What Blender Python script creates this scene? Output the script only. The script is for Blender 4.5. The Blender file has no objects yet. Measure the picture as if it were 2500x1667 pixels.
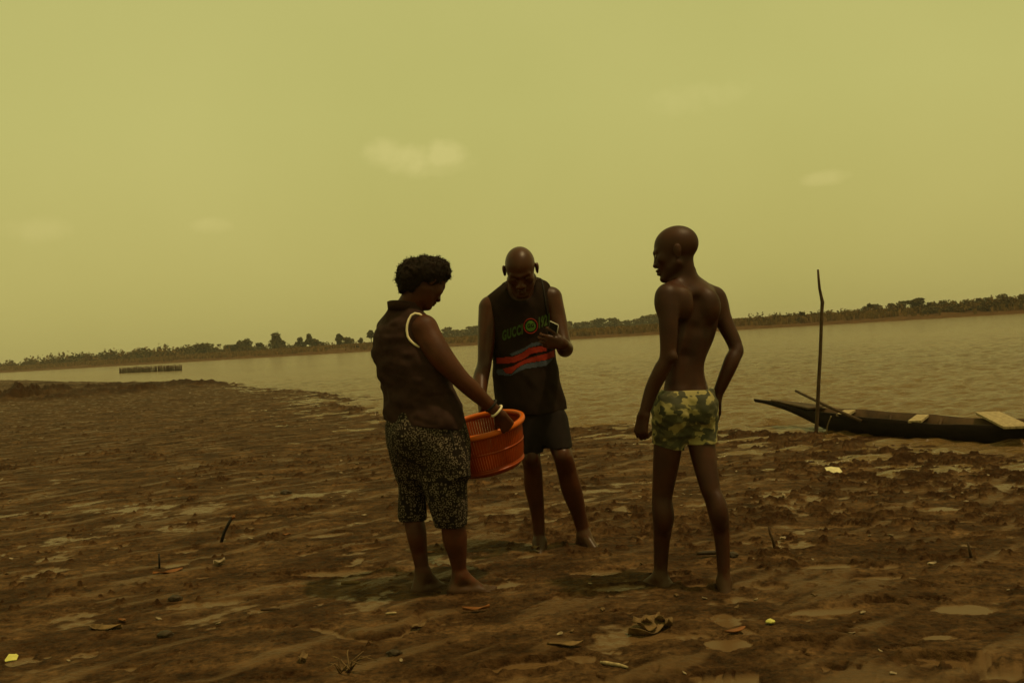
import bpy, bmesh, math, random
import numpy as np
from mathutils import Vector, Matrix
from mathutils.bvhtree import BVHTree

random.seed(7); RNG = np.random.default_rng(11)
scene = bpy.context.scene
COL = scene.collection
R = math.radians

# ------------------------------------------------------------------ camera
FPX, CX, CY = 2430.0, 1250.0, 833.5
CAM = Vector((0, 0, 1.22))
PITCH, ROLL = R(0.318), R(3.6)
fwd = Vector((0, math.cos(PITCH), -math.sin(PITCH)))
up0 = Vector((0, math.sin(PITCH), math.cos(PITCH)))
rt = Vector((1, 0, 0)) * math.cos(ROLL) - up0 * math.sin(ROLL)
up = up0 * math.cos(ROLL) + Vector((1, 0, 0)) * math.sin(ROLL)
cd = bpy.data.cameras.new('camera')
cd.sensor_width = 36; cd.lens = 36 * FPX / 2500; cd.clip_start = 0.05; cd.clip_end = 6000
cam = bpy.data.objects.new('camera', cd); COL.objects.link(cam)
cam.matrix_world = Matrix(((rt.x, up.x, -fwd.x, CAM.x), (rt.y, up.y, -fwd.y, CAM.y),
                           (rt.z, up.z, -fwd.z, CAM.z), (0, 0, 0, 1)))
scene.camera = cam
scene.view_settings.view_transform = 'Standard'
scene.view_settings.look = 'None'
scene.view_settings.exposure = 0.0
scene.view_settings.gamma = 1.0
scene.view_settings.use_curve_mapping = False

def ray(px, py):
    return fwd + rt * ((px - CX) / FPX) + up * ((CY - py) / FPX)
def P(px, py, Y):                       # point of the photograph at depth Y
    d = ray(px, py); return CAM + d * (Y / d.y)
def G(px, py, z=0.0):                   # point of the photograph on the level z
    d = ray(px, py); return CAM + d * ((z - CAM.z) / d.z)
def mpp(Y): return Y / FPX              # metres per photo pixel at depth Y

# ------------------------------------------------------------------ sun and sky
SUN_EL, SUN_AZ = R(68), R(112)          # azimuth clockwise from +Y (behind the scene) towards +X
sd = Vector((math.sin(SUN_AZ) * math.cos(SUN_EL), math.cos(SUN_AZ) * math.cos(SUN_EL), math.sin(SUN_EL)))
sl = bpy.data.lights.new('sun', 'SUN'); sl.energy = 2.15; sl.angle = R(2.5); sl.color = (1.0, 0.74, 0.36)
so = bpy.data.objects.new('sun', sl); COL.objects.link(so)
so.rotation_euler = (-sd).to_track_quat('-Z', 'Y').to_euler()

W = bpy.data.worlds.new('World'); scene.world = W; W.use_nodes = True
wt = W.node_tree; wt.nodes.clear()
def wn(t, **kw):
    n = wt.nodes.new(t)
    for k, v in kw.items(): setattr(n, k, v)
    return n
def wmath(op, a, b=None, clamp=False):
    n = wn('ShaderNodeMath', operation=op, use_clamp=clamp)
    for i, v in enumerate((a, b)):
        if v is None: continue
        if isinstance(v, (int, float)): n.inputs[i].default_value = v
        else: wt.links.new(v, n.inputs[i])
    return n.outputs[0]
SKY_STRENGTH = 0.1
sky = wn('ShaderNodeTexSky', sky_type='NISHITA'); sky.sun_disc = False
sky.sun_elevation = SUN_EL; sky.sun_rotation = SUN_AZ; sky.dust_density = 6.0; sky.air_density = 1.5
bw = wn('ShaderNodeRGBToBW'); wt.links.new(sky.outputs[0], bw.inputs[0])
lum = wmath('POWER', bw.outputs[0], 0.08)
tc = wn('ShaderNodeTexCoord'); sx = wn('ShaderNodeSeparateXYZ'); wt.links.new(tc.outputs['Generated'], sx.inputs[0])
az = wmath('ARCTAN2', sx.outputs[0], sx.outputs[1]); el = wmath('ARCSINE', sx.outputs[2])
ramp = wn('ShaderNodeValToRGB'); wt.links.new(wmath('MULTIPLY', el, 1.6, True), ramp.inputs[0])
cr = ramp.color_ramp
cr.elements[0].position = 0.0; cr.elements[0].color = (0.44, 0.375, 0.108, 1)
cr.elements[1].position = 1.0; cr.elements[1].color = (0.462, 0.446, 0.152, 1)
e = cr.elements.new(0.35); e.color = (0.462, 0.432, 0.136, 1)
mul = wn('ShaderNodeMixRGB', blend_type='MULTIPLY'); mul.inputs[0].default_value = 1
wt.links.new(ramp.outputs[0], mul.inputs[1]); 
comb = wn('ShaderNodeCombineColor')
for i in range(3): wt.links.new(lum, comb.inputs[i])
wt.links.new(comb.outputs[0], mul.inputs[2])
# thin clouds, placed by direction in the sky
nz = wn('ShaderNodeTexNoise'); nz.inputs['Scale'].default_value = 26; nz.inputs['Detail'].default_value = 6; nz.inputs['Roughness'].default_value = 0.58
wt.links.new(tc.outputs['Generated'], nz.inputs['Vector'])
nb = wn('ShaderNodeTexNoise'); nb.inputs['Scale'].default_value = 3.0; nb.inputs['Detail'].default_value = 5
wt.links.new(tc.outputs['Generated'], nb.inputs['Vector'])
wob = wmath('MULTIPLY', wmath('SUBTRACT', nz.outputs[0], 0.5), 2.6)
cloud = None
for px, py, rx, ry, a in ((930, 380, 52, 38, .22), (1000, 392, 95, 34, .26), (1080, 385, 60, 36, .24), (1050, 410, 110, 26, .12),
                          (1700, 240, 120, 36, .10), (1640, 265, 60, 20, .06), (2025, 434, 52, 18, .16), (510, 552, 48, 20, .14), (95, 560, 80, 30, .10), (1720,225,60,20,.05)):
    d = ray(px, py).normalized()
    a0, e0 = math.atan2(d.x, d.y), math.asin(d.z)
    u = wmath('DIVIDE', wmath('SUBTRACT', az, a0), rx / FPX * 1.15); v = wmath('DIVIDE', wmath('SUBTRACT', el, e0), ry / FPX * 1.15)
    q = wmath('ADD', wmath('MULTIPLY', u, u), wmath('MULTIPLY', v, v))
    m = wmath('SUBTRACT', 1.0, wmath('ADD', q, wob), True)
    m = wmath('MULTIPLY', wmath('POWER', m, 1.3), a * .72)
    cloud = m if cloud is None else wmath('MAXIMUM', cloud, m)
band = wmath('MULTIPLY', wmath('SUBTRACT', nb.outputs[0], 0.5), 0.16)
cloud = wmath('ADD', cloud, band)
cm = wn('ShaderNodeMixRGB', blend_type='ADD'); cm.inputs[0].default_value = 1
cc = wn('ShaderNodeCombineColor')
for i, f in enumerate((0.55, 0.42, 0.24)): wt.links.new(wmath('MULTIPLY', cloud, f), cc.inputs[i])
wt.links.new(mul.outputs[0], cm.inputs[1]); wt.links.new(cc.outputs[0], cm.inputs[2])
sc_ = wn('ShaderNodeMixRGB', blend_type='MULTIPLY'); sc_.inputs[0].default_value = 1; sc_.inputs[2].default_value = (10, 10, 10, 1)
wt.links.new(cm.outputs[0], sc_.inputs[1])
bg = wn('ShaderNodeBackground'); bg.inputs[1].default_value = SKY_STRENGTH
wt.links.new(sc_.outputs[0], bg.inputs[0])
wo = wn('ShaderNodeOutputWorld'); wt.links.new(bg.outputs[0], wo.inputs[0])

# ------------------------------------------------------------------ object helpers
def tag(o, label=None, cat=None, group=None, kind=None):
    for k, v in (('label', label), ('category', cat), ('group', group), ('kind', kind)):
        if v: o[k] = v
    return o
def link(name, me, parent=None, loc=None):
    o = bpy.data.objects.new(name, me); COL.objects.link(o)
    if parent: o.parent = parent
    if loc is not None: o.location = loc
    return o
def mesh_np(name, V, F, mat=None, smooth=True):
    """mesh from vertices and quads or tris (arrays)"""
    V = np.asarray(V, np.float32); F = np.asarray(F, np.int32)
    me = bpy.data.meshes.new(name); n, k = F.shape
    me.vertices.add(len(V)); me.vertices.foreach_set('co', V.ravel())
    me.loops.add(n * k); me.loops.foreach_set('vertex_index', F.ravel())
    me.polygons.add(n); me.polygons.foreach_set('loop_start', np.arange(0, n * k, k, dtype=np.int32))
    if smooth: me.polygons.foreach_set('use_smooth', np.ones(n, bool))
    me.update(calc_edges=True)
    if mat: me.materials.append(mat)
    return me
def mesh_bm(name, bm, mat=None, smooth=False):
    me = bpy.data.meshes.new(name); bmesh.ops.recalc_face_normals(bm, faces=bm.faces); bm.to_mesh(me); bm.free()
    if mat: me.materials.append(mat)
    if smooth: me.polygons.foreach_set('use_smooth', [True] * len(me.polygons))
    return me
def tube(bm, pts, rad, n=8, caps=True):
    pts = [Vector(p) for p in pts]
    rads = rad if isinstance(rad, (list, tuple)) else [rad] * len(pts)
    rings = []; ref = None
    for i, p in enumerate(pts):
        t = (pts[min(i + 1, len(pts) - 1)] - pts[max(i - 1, 0)]).normalized()
        if ref is None: ref = t.orthogonal().normalized()
        ref = (ref - t * ref.dot(t)).normalized(); b = t.cross(ref)
        rings.append([bm.verts.new(p + (ref * math.cos(a) + b * math.sin(a)) * rads[i]) for a in [2 * math.pi * j / n for j in range(n)]])
    for a, b in zip(rings, rings[1:]):
        for j in range(n): bm.faces.new((a[j], a[(j + 1) % n], b[(j + 1) % n], b[j]))
    if caps:
        bm.faces.new(rings[0][::-1]); bm.faces.new(rings[-1])
def loop_tube(bm, pts, rad, n=6):
    pts = [Vector(p) for p in pts]; N = len(pts); rings = []; ref = None
    for i, p in enumerate(pts):
        t = (pts[(i + 1) % N] - pts[i - 1]).normalized()
        if ref is None: ref = t.orthogonal().normalized()
        ref = (ref - t * ref.dot(t)).normalized(); b = t.cross(ref)
        rings.append([bm.verts.new(p + (ref * math.cos(a) + b * math.sin(a)) * rad) for a in [2 * math.pi * j / n for j in range(n)]])
    for i in range(N):
        a, b = rings[i], rings[(i + 1) % N]
        for j in range(n): bm.faces.new((a[j], a[(j + 1) % n], b[(j + 1) % n], b[j]))
def plank(bm, a, b, w, t, upv=Vector((0, 0, 1))):
    a, b = Vector(a), Vector(b); d = (b - a).normalized(); s = d.cross(upv).normalized() * w / 2; u = s.cross(d).normalized() * t / 2
    vs = [bm.verts.new(p + s * i + u * j) for p in (a, b) for i, j in ((-1, -1), (1, -1), (1, 1), (-1, 1))]
    for f in ((0, 1, 2, 3), (7, 6, 5, 4), (0, 4, 5, 1), (1, 5, 6, 2), (2, 6, 7, 3), (3, 7, 4, 0)): bm.faces.new([vs[i] for i in f])

# ------------------------------------------------------------------ noise
def _h(ix, iy, iz, seed):
    h = (ix.astype(np.int64) * 374761393 + iy.astype(np.int64) * 668265263 + iz.astype(np.int64) * 2147483647 + seed * 1274126177) & 0xffffffff
    h = ((h ^ (h >> 13)) * 1274126177) & 0xffffffff
    return ((h ^ (h >> 16)) & 0xffff).astype(np.float32) / 32767.5 - 1.0
def vn2(x, y, seed=0):                  # gradient noise, about -1..1
    x0 = np.floor(x); y0 = np.floor(y); fx = (x - x0).astype(np.float32); fy = (y - y0).astype(np.float32)
    ux = fx * fx * fx * (fx * (fx * 6 - 15) + 10); uy = fy * fy * fy * (fy * (fy * 6 - 15) + 10)
    z = np.zeros_like(x0)
    def g(i, j):
        a = _h(x0 + i, y0 + j, z, seed) * math.pi
        return np.cos(a) * (fx - i) + np.sin(a) * (fy - j)
    a = g(0, 0); b = g(1, 0); c = g(0, 1); d = g(1, 1)
    return ((a + (b - a) * ux) * (1 - uy) + (c + (d - c) * ux) * uy) * 1.4
def fbm2(x, y, seed=0, o=3, lac=2.1, gain=0.5):
    s = 0; a = 1; f = 1
    for i in range(o):
        s = s + a * vn2(x * f, y * f, seed + i * 17); a *= gain; f *= lac
    return s
def vn3(x, y, z, seed=0):
    x, y, z = np.broadcast_arrays(x, y, z)
    x0 = np.floor(x); y0 = np.floor(y); z0 = np.floor(z); fx = x - x0; fy = y - y0; fz = z - z0
    fx = fx * fx * (3 - 2 * fx); fy = fy * fy * (3 - 2 * fy); fz = fz * fz * (3 - 2 * fz)
    r = 0
    for i in (0, 1):
        for j in (0, 1):
            for k in (0, 1):
                r = r + _h(x0 + i, y0 + j, z0 + k, seed) * (fx if i else 1 - fx) * (fy if j else 1 - fy) * (fz if k else 1 - fz)
    return r

# ------------------------------------------------------------------ materials
def mat_new(name):
    m = bpy.data.materials.new(name); m.use_nodes = True
    nt = m.node_tree; b = nt.nodes['Principled BSDF']
    return m, nt, b
def nd(nt, t, ins=None, **kw):
    n = nt.nodes.new(t)
    for k, v in kw.items(): setattr(n, k, v)
    for k, v in (ins or {}).items():
        s = n.inputs[k]
        if hasattr(v, 'is_output'): nt.links.new(v, s)
        else: s.default_value = v
    return n
def ramp_n(nt, fac, stops, interp='LINEAR'):
    n = nt.nodes.new('ShaderNodeValToRGB'); nt.links.new(fac, n.inputs[0]); c = n.color_ramp; c.interpolation = interp
    while len(c.elements) > 1: c.elements.remove(c.elements[-1])
    c.elements[0].position = stops[0][0]; c.elements[0].color = (*stops[0][1], 1)
    for p, col in stops[1:]:
        e = c.elements.new(p); e.color = (*col, 1)
    return n.outputs[0]
def mat_noise(name, c0, c1, scale=20, rough=0.7, bump=0.0, bscale=None, detail=5, dist=0.004, spec=0.2, stretch=None, lo=.35, hi=.65):
    m, nt, b = mat_new(name)
    t = nd(nt, 'ShaderNodeTexCoord').outputs['Object']
    if stretch: t = nd(nt, 'ShaderNodeMapping', {'Vector': t, 'Scale': stretch}).outputs[0]
    n = nd(nt, 'ShaderNodeTexNoise', {'Vector': t, 'Scale': scale, 'Detail': detail, 'Roughness': .6})
    nt.links.new(ramp_n(nt, n.outputs[0], ((lo, c0), (hi, c1))), b.inputs['Base Color'])
    b.inputs['Roughness'].default_value = rough; b.inputs['Specular IOR Level'].default_value = spec
    if bump:
        n2 = nd(nt, 'ShaderNodeTexNoise', {'Vector': t, 'Scale': bscale or scale * 3, 'Detail': 4})
        bp = nd(nt, 'ShaderNodeBump', {'Height': n2.outputs[0], 'Strength': bump, 'Distance': dist})
        nt.links.new(bp.outputs[0], b.inputs['Normal'])
    return m

# mud
M_mud, nt, b = mat_new('mud')
geo = nd(nt, 'ShaderNodeNewGeometry').outputs['Position']
wet = nd(nt, 'ShaderNodeAttribute', attribute_name='wet').outputs['Fac']
gr = nd(nt, 'ShaderNodeAttribute', attribute_name='dark').outputs['Fac']
n1 = nd(nt, 'ShaderNodeTexNoise', {'Vector': geo, 'Scale': 2.2, 'Detail': 6, 'Roughness': .62}).outputs[0]
n2 = nd(nt, 'ShaderNodeTexNoise', {'Vector': geo, 'Scale': 34, 'Detail': 5, 'Roughness': .7}).outputs[0]
c1 = ramp_n(nt, n1, ((.36, (.040, .0195, .0080)), (.5, (.062, .0318, .0134)), (.64, (.106, .0572, .0248))))
c2 = ramp_n(nt, n2, ((.36, (.34, .30, .27)), (.50, (.95, .95, .95)), (.70, (1.5, 1.47, 1.45))))
cmul = nd(nt, 'ShaderNodeMixRGB', {0: .85, 1: c1, 2: c2}, blend_type='MULTIPLY').outputs[0]
n5 = nd(nt, 'ShaderNodeTexNoise', {'Vector': geo, 'Scale': 11, 'Detail': 6, 'Roughness': .72}).outputs[0]
cmul = nd(nt, 'ShaderNodeMixRGB', {0: .8, 1: cmul, 2: ramp_n(nt, n5, ((.36, (.50, .46, .43)), (.52, (1, 1, 1)), (.68, (1.35, 1.33, 1.3))))}, blend_type='MULTIPLY').outputs[0]
mps = nd(nt, 'ShaderNodeMapping', {'Vector': geo, 'Rotation': (0, 0, R(-42)), 'Scale': (1, 5, 1)}).outputs[0]
n6 = nd(nt, 'ShaderNodeTexNoise', {'Vector': mps, 'Scale': 1.6, 'Detail': 5, 'Roughness': .6}).outputs[0]
cmul = nd(nt, 'ShaderNodeMixRGB', {0: .75, 1: cmul, 2: ramp_n(nt, n6, ((.36, (.62, .59, .57)), (.52, (1, 1, 1)), (.66, (1.55, 1.55, 1.55))))}, blend_type='MULTIPLY').outputs[0]
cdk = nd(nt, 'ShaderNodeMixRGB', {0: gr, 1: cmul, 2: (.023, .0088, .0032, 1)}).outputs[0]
cw = nd(nt, 'ShaderNodeMixRGB', {0: wet, 1: cdk, 2: (.104, .0570, .0245, 1)}).outputs[0]  # wet film: pale sky sheen put into the base colour
nt.links.new(cw, b.inputs['Base Color'])
rg = nd(nt, 'ShaderNodeMapRange', {0: n2, 1: .35, 2: .7, 3: .45, 4: .8}).outputs[0]
rgw = nd(nt, 'ShaderNodeMixRGB', {0: wet, 1: rg, 2: (.24, .24, .24, 1)}).outputs[0]
nt.links.new(rgw, b.inputs['Roughness'])
spc = nd(nt, 'ShaderNodeMapRange', {0: wet, 1: 0., 2: 1., 3: .015, 4: .035}).outputs[0]
nt.links.new(spc, b.inputs['Specular IOR Level'])
bs = nd(nt, 'ShaderNodeMath', {0: 1.0, 1: wet}, operation='SUBTRACT').outputs[0]
bsm = nd(nt, 'ShaderNodeMath', {0: bs, 1: .9}, operation='MULTIPLY').outputs[0]
bp = nd(nt, 'ShaderNodeBump', {'Height': n2, 'Strength': bsm, 'Distance': .02})
nt.links.new(bp.outputs[0], b.inputs['Normal'])

# water
M_water, nt, b = mat_new('river_water')
geo = nd(nt, 'ShaderNodeNewGeometry').outputs['Position']
mp = nd(nt, 'ShaderNodeMapping', {'Vector': geo, 'Rotation': (0, 0, R(-22)), 'Scale': (1.0, 2.0, 1)}).outputs[0]
w1 = nd(nt, 'ShaderNodeTexNoise', {'Vector': mp, 'Scale': 3.4, 'Detail': 6, 'Roughness': .6}).outputs[0]
w2 = nd(nt, 'ShaderNodeTexNoise', {'Vector': geo, 'Scale': .06, 'Detail': 3}).outputs[0]
nt.links.new(ramp_n(nt, w2, ((.35, (.125, .066, .018)), (.65, (.152, .082, .023)))), b.inputs['Base Color'])
b.inputs['Roughness'].default_value = .13; b.inputs['IOR'].default_value = 1.30
bp = nd(nt, 'ShaderNodeBump', {'Height': w1, 'Strength': 1.0, 'Distance': .20})
nt.links.new(bp.outputs[0], b.inputs['Normal'])

def skin(name, c0, c1, rough=.42, mud_z=None, spec=.20):
    m, nt, b = mat_new(name)
    t = nd(nt, 'ShaderNodeTexCoord').outputs['Object']
    n = nd(nt, 'ShaderNodeTexNoise', {'Vector': t, 'Scale': 9, 'Detail': 6, 'Roughness': .6}).outputs[0]
    c = ramp_n(nt, n, ((.35, c0), (.65, c1)))
    n2 = nd(nt, 'ShaderNodeTexNoise', {'Vector': t, 'Scale': 130, 'Detail': 3}).outputs[0]
    if mud_z is not None:               # dried mud caked on feet and shins, ragged upper edge
        g = nd(nt, 'ShaderNodeNewGeometry').outputs['Position']
        z = nd(nt, 'ShaderNodeSeparateXYZ', {0: g}).outputs[2]
        n3 = nd(nt, 'ShaderNodeTexNoise', {'Vector': t, 'Scale': 22, 'Detail': 5}).outputs[0]
        k = nd(nt, 'ShaderNodeMath', {0: n3, 1: .30, 2: -.15}, operation='MULTIPLY_ADD').outputs[0]
        z2 = nd(nt, 'ShaderNodeMath', {0: z, 1: k}, operation='SUBTRACT').outputs[0]
        f = nd(nt, 'ShaderNodeMapRange', {0: z2, 1: mud_z + .02, 2: mud_z - .02, 3: 0., 4: .85}).outputs[0]
        c = nd(nt, 'ShaderNodeMixRGB', {0: f, 1: c, 2: (.050, .0225, .0085, 1)}).outputs[0]
    b.inputs['Specular IOR Level'].default_value = spec
    nt.links.new(c, b.inputs['Base Color'])
    nt.links.new(nd(nt, 'ShaderNodeMapRange', {0: n, 1: .3, 2: .7, 3: rough + .08, 4: rough - .08}).outputs[0], b.inputs['Roughness'])
    nt.links.new(nd(nt, 'ShaderNodeBump', {'Height': n2, 'Strength': .25, 'Distance': .002}).outputs[0], b.inputs['Normal'])
    return m
M_skinW = skin('skin_warm', (.044, .0110, .0030), (.072, .0185, .0054), .54, .05)
M_skinM = skin('skin_bald', (.036, .0092, .0026), (.060, .0160, .0046), .37, .07, .22)
M_skinB = skin('skin_deep', (.026, .0066, .0019), (.046, .0124, .0035), .50, .06, .20)
M_eye = mat_noise('eye_white', (.35, .30, .22), (.4, .34, .25), 10, .2)
M_hair = mat_noise('hair_black', (.008, .004, .0022), (.016, .008, .004), 60, .9, spec=.15)
M_blouse = mat_noise('charcoal_cloth', (.022, .0095, .0070), (.033, .0145, .0105), 30, .9, .5, 260, dist=.002, spec=.12)
M_trim = mat_noise('cream_binding', (.62, .52, .36), (.72, .6, .42), 30, .8)
M_black = mat_noise('black_jersey', (.0105, .0048, .0024), (.0165, .0076, .0038), 25, .9, .4, 300, dist=.002, spec=.12)
M_navy = mat_noise('navy_cloth', (.0085, .0050, .0044), (.0120, .0070, .0060), 30, .9, .4, 280, dist=.002, spec=.12)
M_green = mat_noise('green_print', (.028, .052, .008), (.045, .075, .012), 200, .8)
M_greend = mat_noise('green_disc_print', (.05, .11, .01), (.07, .14, .014), 200, .8)
M_red = mat_noise('red_print', (.17, .013, .0045), (.24, .019, .006), 120, .85, spec=.15)
M_grey = mat_noise('grey_print', (.034, .038, .054), (.058, .064, .088), 120, .85, spec=.15)
M_orange = mat_noise('orange_plastic', (.42, .085, .006), (.50, .10, .008), 12, .35, .2, 60)
M_orange2 = mat_noise('orange_plastic_wall', (.20, .026, .0025), (.26, .036, .003), 12, .32, .2, 60)
M_wood = mat_noise('dark_wet_wood', (.006, .003, .0015), (.014, .007, .0032), 7, .85, .6, 30, spec=.12, stretch=(1, 1, 6))
M_woodin = mat_noise('worn_brown_wood', (.030, .015, .006), (.075, .040, .016), 6, .75, .6, 24)
M_plank = mat_noise('pale_plank', (.16, .11, .055), (.40, .30, .165), 14, .75, .3, 60, stretch=(6, 1, 1))
M_stick = mat_noise('brown_stick', (.035, .018, .008), (.07, .038, .017), 14, .8, .6, 50)
M_blackstick = mat_noise('charred_stick', (.008, .006, .005), (.018, .012, .008), 30, .7, .5)
M_rope = mat_noise('pale_rope', (.20, .15, .08), (.28, .21, .11), 80, .9)
M_white = mat_noise('white_scrap', (.42, .36, .20), (.58, .50, .29), 40, .6)
M_lime = mat_noise('yellow_scrap', (.42, .39, .10), (.52, .47, .13), 30, .6)
M_leaf = mat_noise('dry_leaf', (.075, .040, .014), (.17, .10, .038), 24, .7, .5, 60)
M_oleaf = mat_noise('orange_leaf', (.12, .042, .009), (.19, .066, .014), 30, .6)
M_shell = mat_noise('pale_shell', (.16, .115, .065), (.30, .22, .13), 60, .5)
M_phone = mat_noise('phone_glass', (.015, .013, .012), (.02, .018, .016), 10, .15)
M_steel = mat_noise('bright_rim', (.6, .55, .45), (.7, .62, .5), 10, .25)
M_clod = mat_noise('dark_mud_clod', (.022, .013, .007), (.045, .027, .013), 30, .6, .6, 80)
M_bark = mat_noise('bark', (.05, .035, .02), (.09, .06, .03), 5, .9)

def foliage(name, c0, c1):
    m, nt, b = mat_new(name)
    g = nd(nt, 'ShaderNodeNewGeometry').outputs['Position']
    n = nd(nt, 'ShaderNodeTexNoise', {'Vector': g, 'Scale': .9, 'Detail': 4}).outputs[0]
    oi = nd(nt, 'ShaderNodeObjectInfo').outputs['Random']
    f = nd(nt, 'ShaderNodeMath', {0: oi, 1: .35, 2: -.17}, operation='MULTIPLY_ADD').outputs[0]
    f = nd(nt, 'ShaderNodeMath', {0: n, 1: f}, operation='ADD').outputs[0]
    nt.links.new(ramp_n(nt, f, ((.32, c0), (.68, c1))), b.inputs['Base Color'])
    b.inputs['Roughness'].default_value = .9; b.inputs['Specular IOR Level'].default_value = .05
    return m
M_fol = foliage('scrub_leaves', (.056, .031, .0095), (.13, .072, .021))
M_fol2 = foliage('tree_leaves', (.030, .023, .0075), (.068, .049, .015))
M_fol3 = foliage('haze_tinted_leaves', (.050, .036, .013), (.088, .060, .021))  # lighter leaves: distance haze put into the colour
M_dry = foliage('dry_grass', (.11, .058, .017), (.20, .11, .034))

# ------------------------------------------------------------------ ground: mud flat
WL = -0.10
shore_px = [(-260, 929), (-60, 927.5), (60, 928), (117, 930.5), (168, 932), (290, 933), (403, 931.5), (500, 931), (547, 933), (610, 946), (685, 953), (760, 956),
            (805, 960), (840, 975), (880, 998), (940, 1010), (1040, 1024), (1150, 1035), (1270, 1041), (1395, 1046), (1500, 1050), (1600, 1050), (1750, 1056),
            (1850, 1060), (1950, 1063), (2020, 1072), (2070, 1088), (2140, 1099), (2210, 1106), (2330, 1114), (2500, 1122), (2800, 1146)]
shore = [G(x, y, WL) for x, y in shore_px]
poly = [(p.x, p.y) for p in shore]
poly = [(-900, 140), (-200, 128)] + poly + [(40, 3), (60, -60), (-900, -60)]
def sd_poly(x, y, poly):
    d = np.full(x.shape, 1e9, np.float32); ins = np.zeros(x.shape, bool); n = len(poly)
    for i in range(n):
        ax, ay = poly[i]; bx, by = poly[(i + 1) % n]
        ex, ey = bx - ax, by - ay
        t = np.clip(((x - ax) * ex + (y - ay) * ey) / (ex * ex + ey * ey), 0, 1)
        d = np.minimum(d, (x - ax - t * ex) ** 2 + (y - ay - t * ey) ** 2)
        c = (ay > y) != (by > y)
        with np.errstate(divide='ignore', invalid='ignore'):
            ins ^= c & (x < (bx - ax) * (y - ay) / (by - ay + 1e-20) + ax)
    return np.sqrt(d) * np.where(ins, 1, -1)
def sstep(a, b, x):
    t = np.clip((x - a) / (b - a), 0, 1); return t * t * (3 - 2 * t)

# mounds of dug mud on the left, as (px, py, width px, height m)
mounds = [(95, 968, 75, .42), (30, 976, 60, .30), (140, 974, 40, .18), (180, 944, 34, .16), (255, 950, 50, .22), (232, 962, 40, .16), (345, 953, 34, .24), (372, 949, 20, .22), (200, 968, 30, .12),
          (420, 937, 40, .14), (455, 936, 34, .14), (510, 936, 34, .10), (120, 934, 18, .18), (290, 938, 40, .14), (480, 938, 34, .12), (350, 938, 30, .12), (430, 977, 22, .08), (400, 945, 30, .12), (310, 958, 40, .12), (70, 940, 50, .14), (470, 943, 26, .08)]
mw = []
for px, py, w, hgt in mounds:
    p = G(px, py, 0.0); mw.append((p.x, p.y, w * 1.35 * mpp(p.y), .85 * hgt * (1.5 if py < 956 else 1.2)))
# dips and ledges: (px, py, half length m, half width m, angle, depth m, puddle?)
dips = [(2330, 1600, .13, .045, -.5, .05, 0), (2230, 1605, .08, .035, -.4, .03, 0), (2285, 1538, .055, .035, .0, .05, 1), (2410, 1290, .10, .04, .1, .05, 0),
        (2010, 1235, .10, .04, -.3, .05, 0), (2200, 1240, .12, .05, 0, .03, 0), (1980, 1555, .12, .035, 0, .045, 0), (1300, 1615, .16, .05, .1, .05, 0), (1415, 1600, .07, .07, 0, .04, 0),
        (1770, 1500, .05, .10, 0, .03, 1), (1775, 1560, .07, .06, 0, .03, 1), (1775, 1655, .10, .06, .1, .035, 1), (1310, 1350, .09, .06, 0, .03, 1), (1640, 1400, .08, .04, 0, .05, 0),
        (1500, 1425, .14, .05, 0, .03, 0), (1700, 1420, .07, .05, 0, .04, 0), (2140, 1400, .16, .045, 0, .018, 1), (2025, 1475, .14, .05, 0, .018, 1), (2290, 1215, .13, .06, 0, .02, 1),
        (2030, 1370, .13, .06, 0, .018, 1), (415, 1375, .11, .07, 0, .02, 1), (455, 1340, .08, .05, .2, .02, 1), (220, 1220, .22, .06, .3, .02, 1), (800, 1300, .12, .05, .2, .02, 1),
        (1960, 1320, .07, .07, 0, .03, 0), (1905, 1350, .06, .06, .5, .045, 0), (1310, 1300, .09, .03, 0, .05, 0), (800, 1390, .25, .06, 0, .03, 0), (640, 1255, .12, .05, 0, .04, 0),
        (2350, 1470, .10, .07, 0, .02, 1), (500, 1465, .2, .05, .1, .015, 1), (900, 1330, .10, .05, .1, .02, 0), (2460, 1640, .08, .05, .2, .04, 0), (1230, 1415, .10, .05, 0, .02, 1)]
dw = []
for px, py, a, bb, an, dep, pu in dips:
    p = G(px, py, 0.0); dw.append((p.x, p.y, a, bb, an, dep, pu))
ledge = [G(x, y, 0) for x, y in ((765, 1522), (800, 1530), (845, 1545), (900, 1552), (960, 1543), (1010, 1520), (1035, 1492))]

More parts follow.
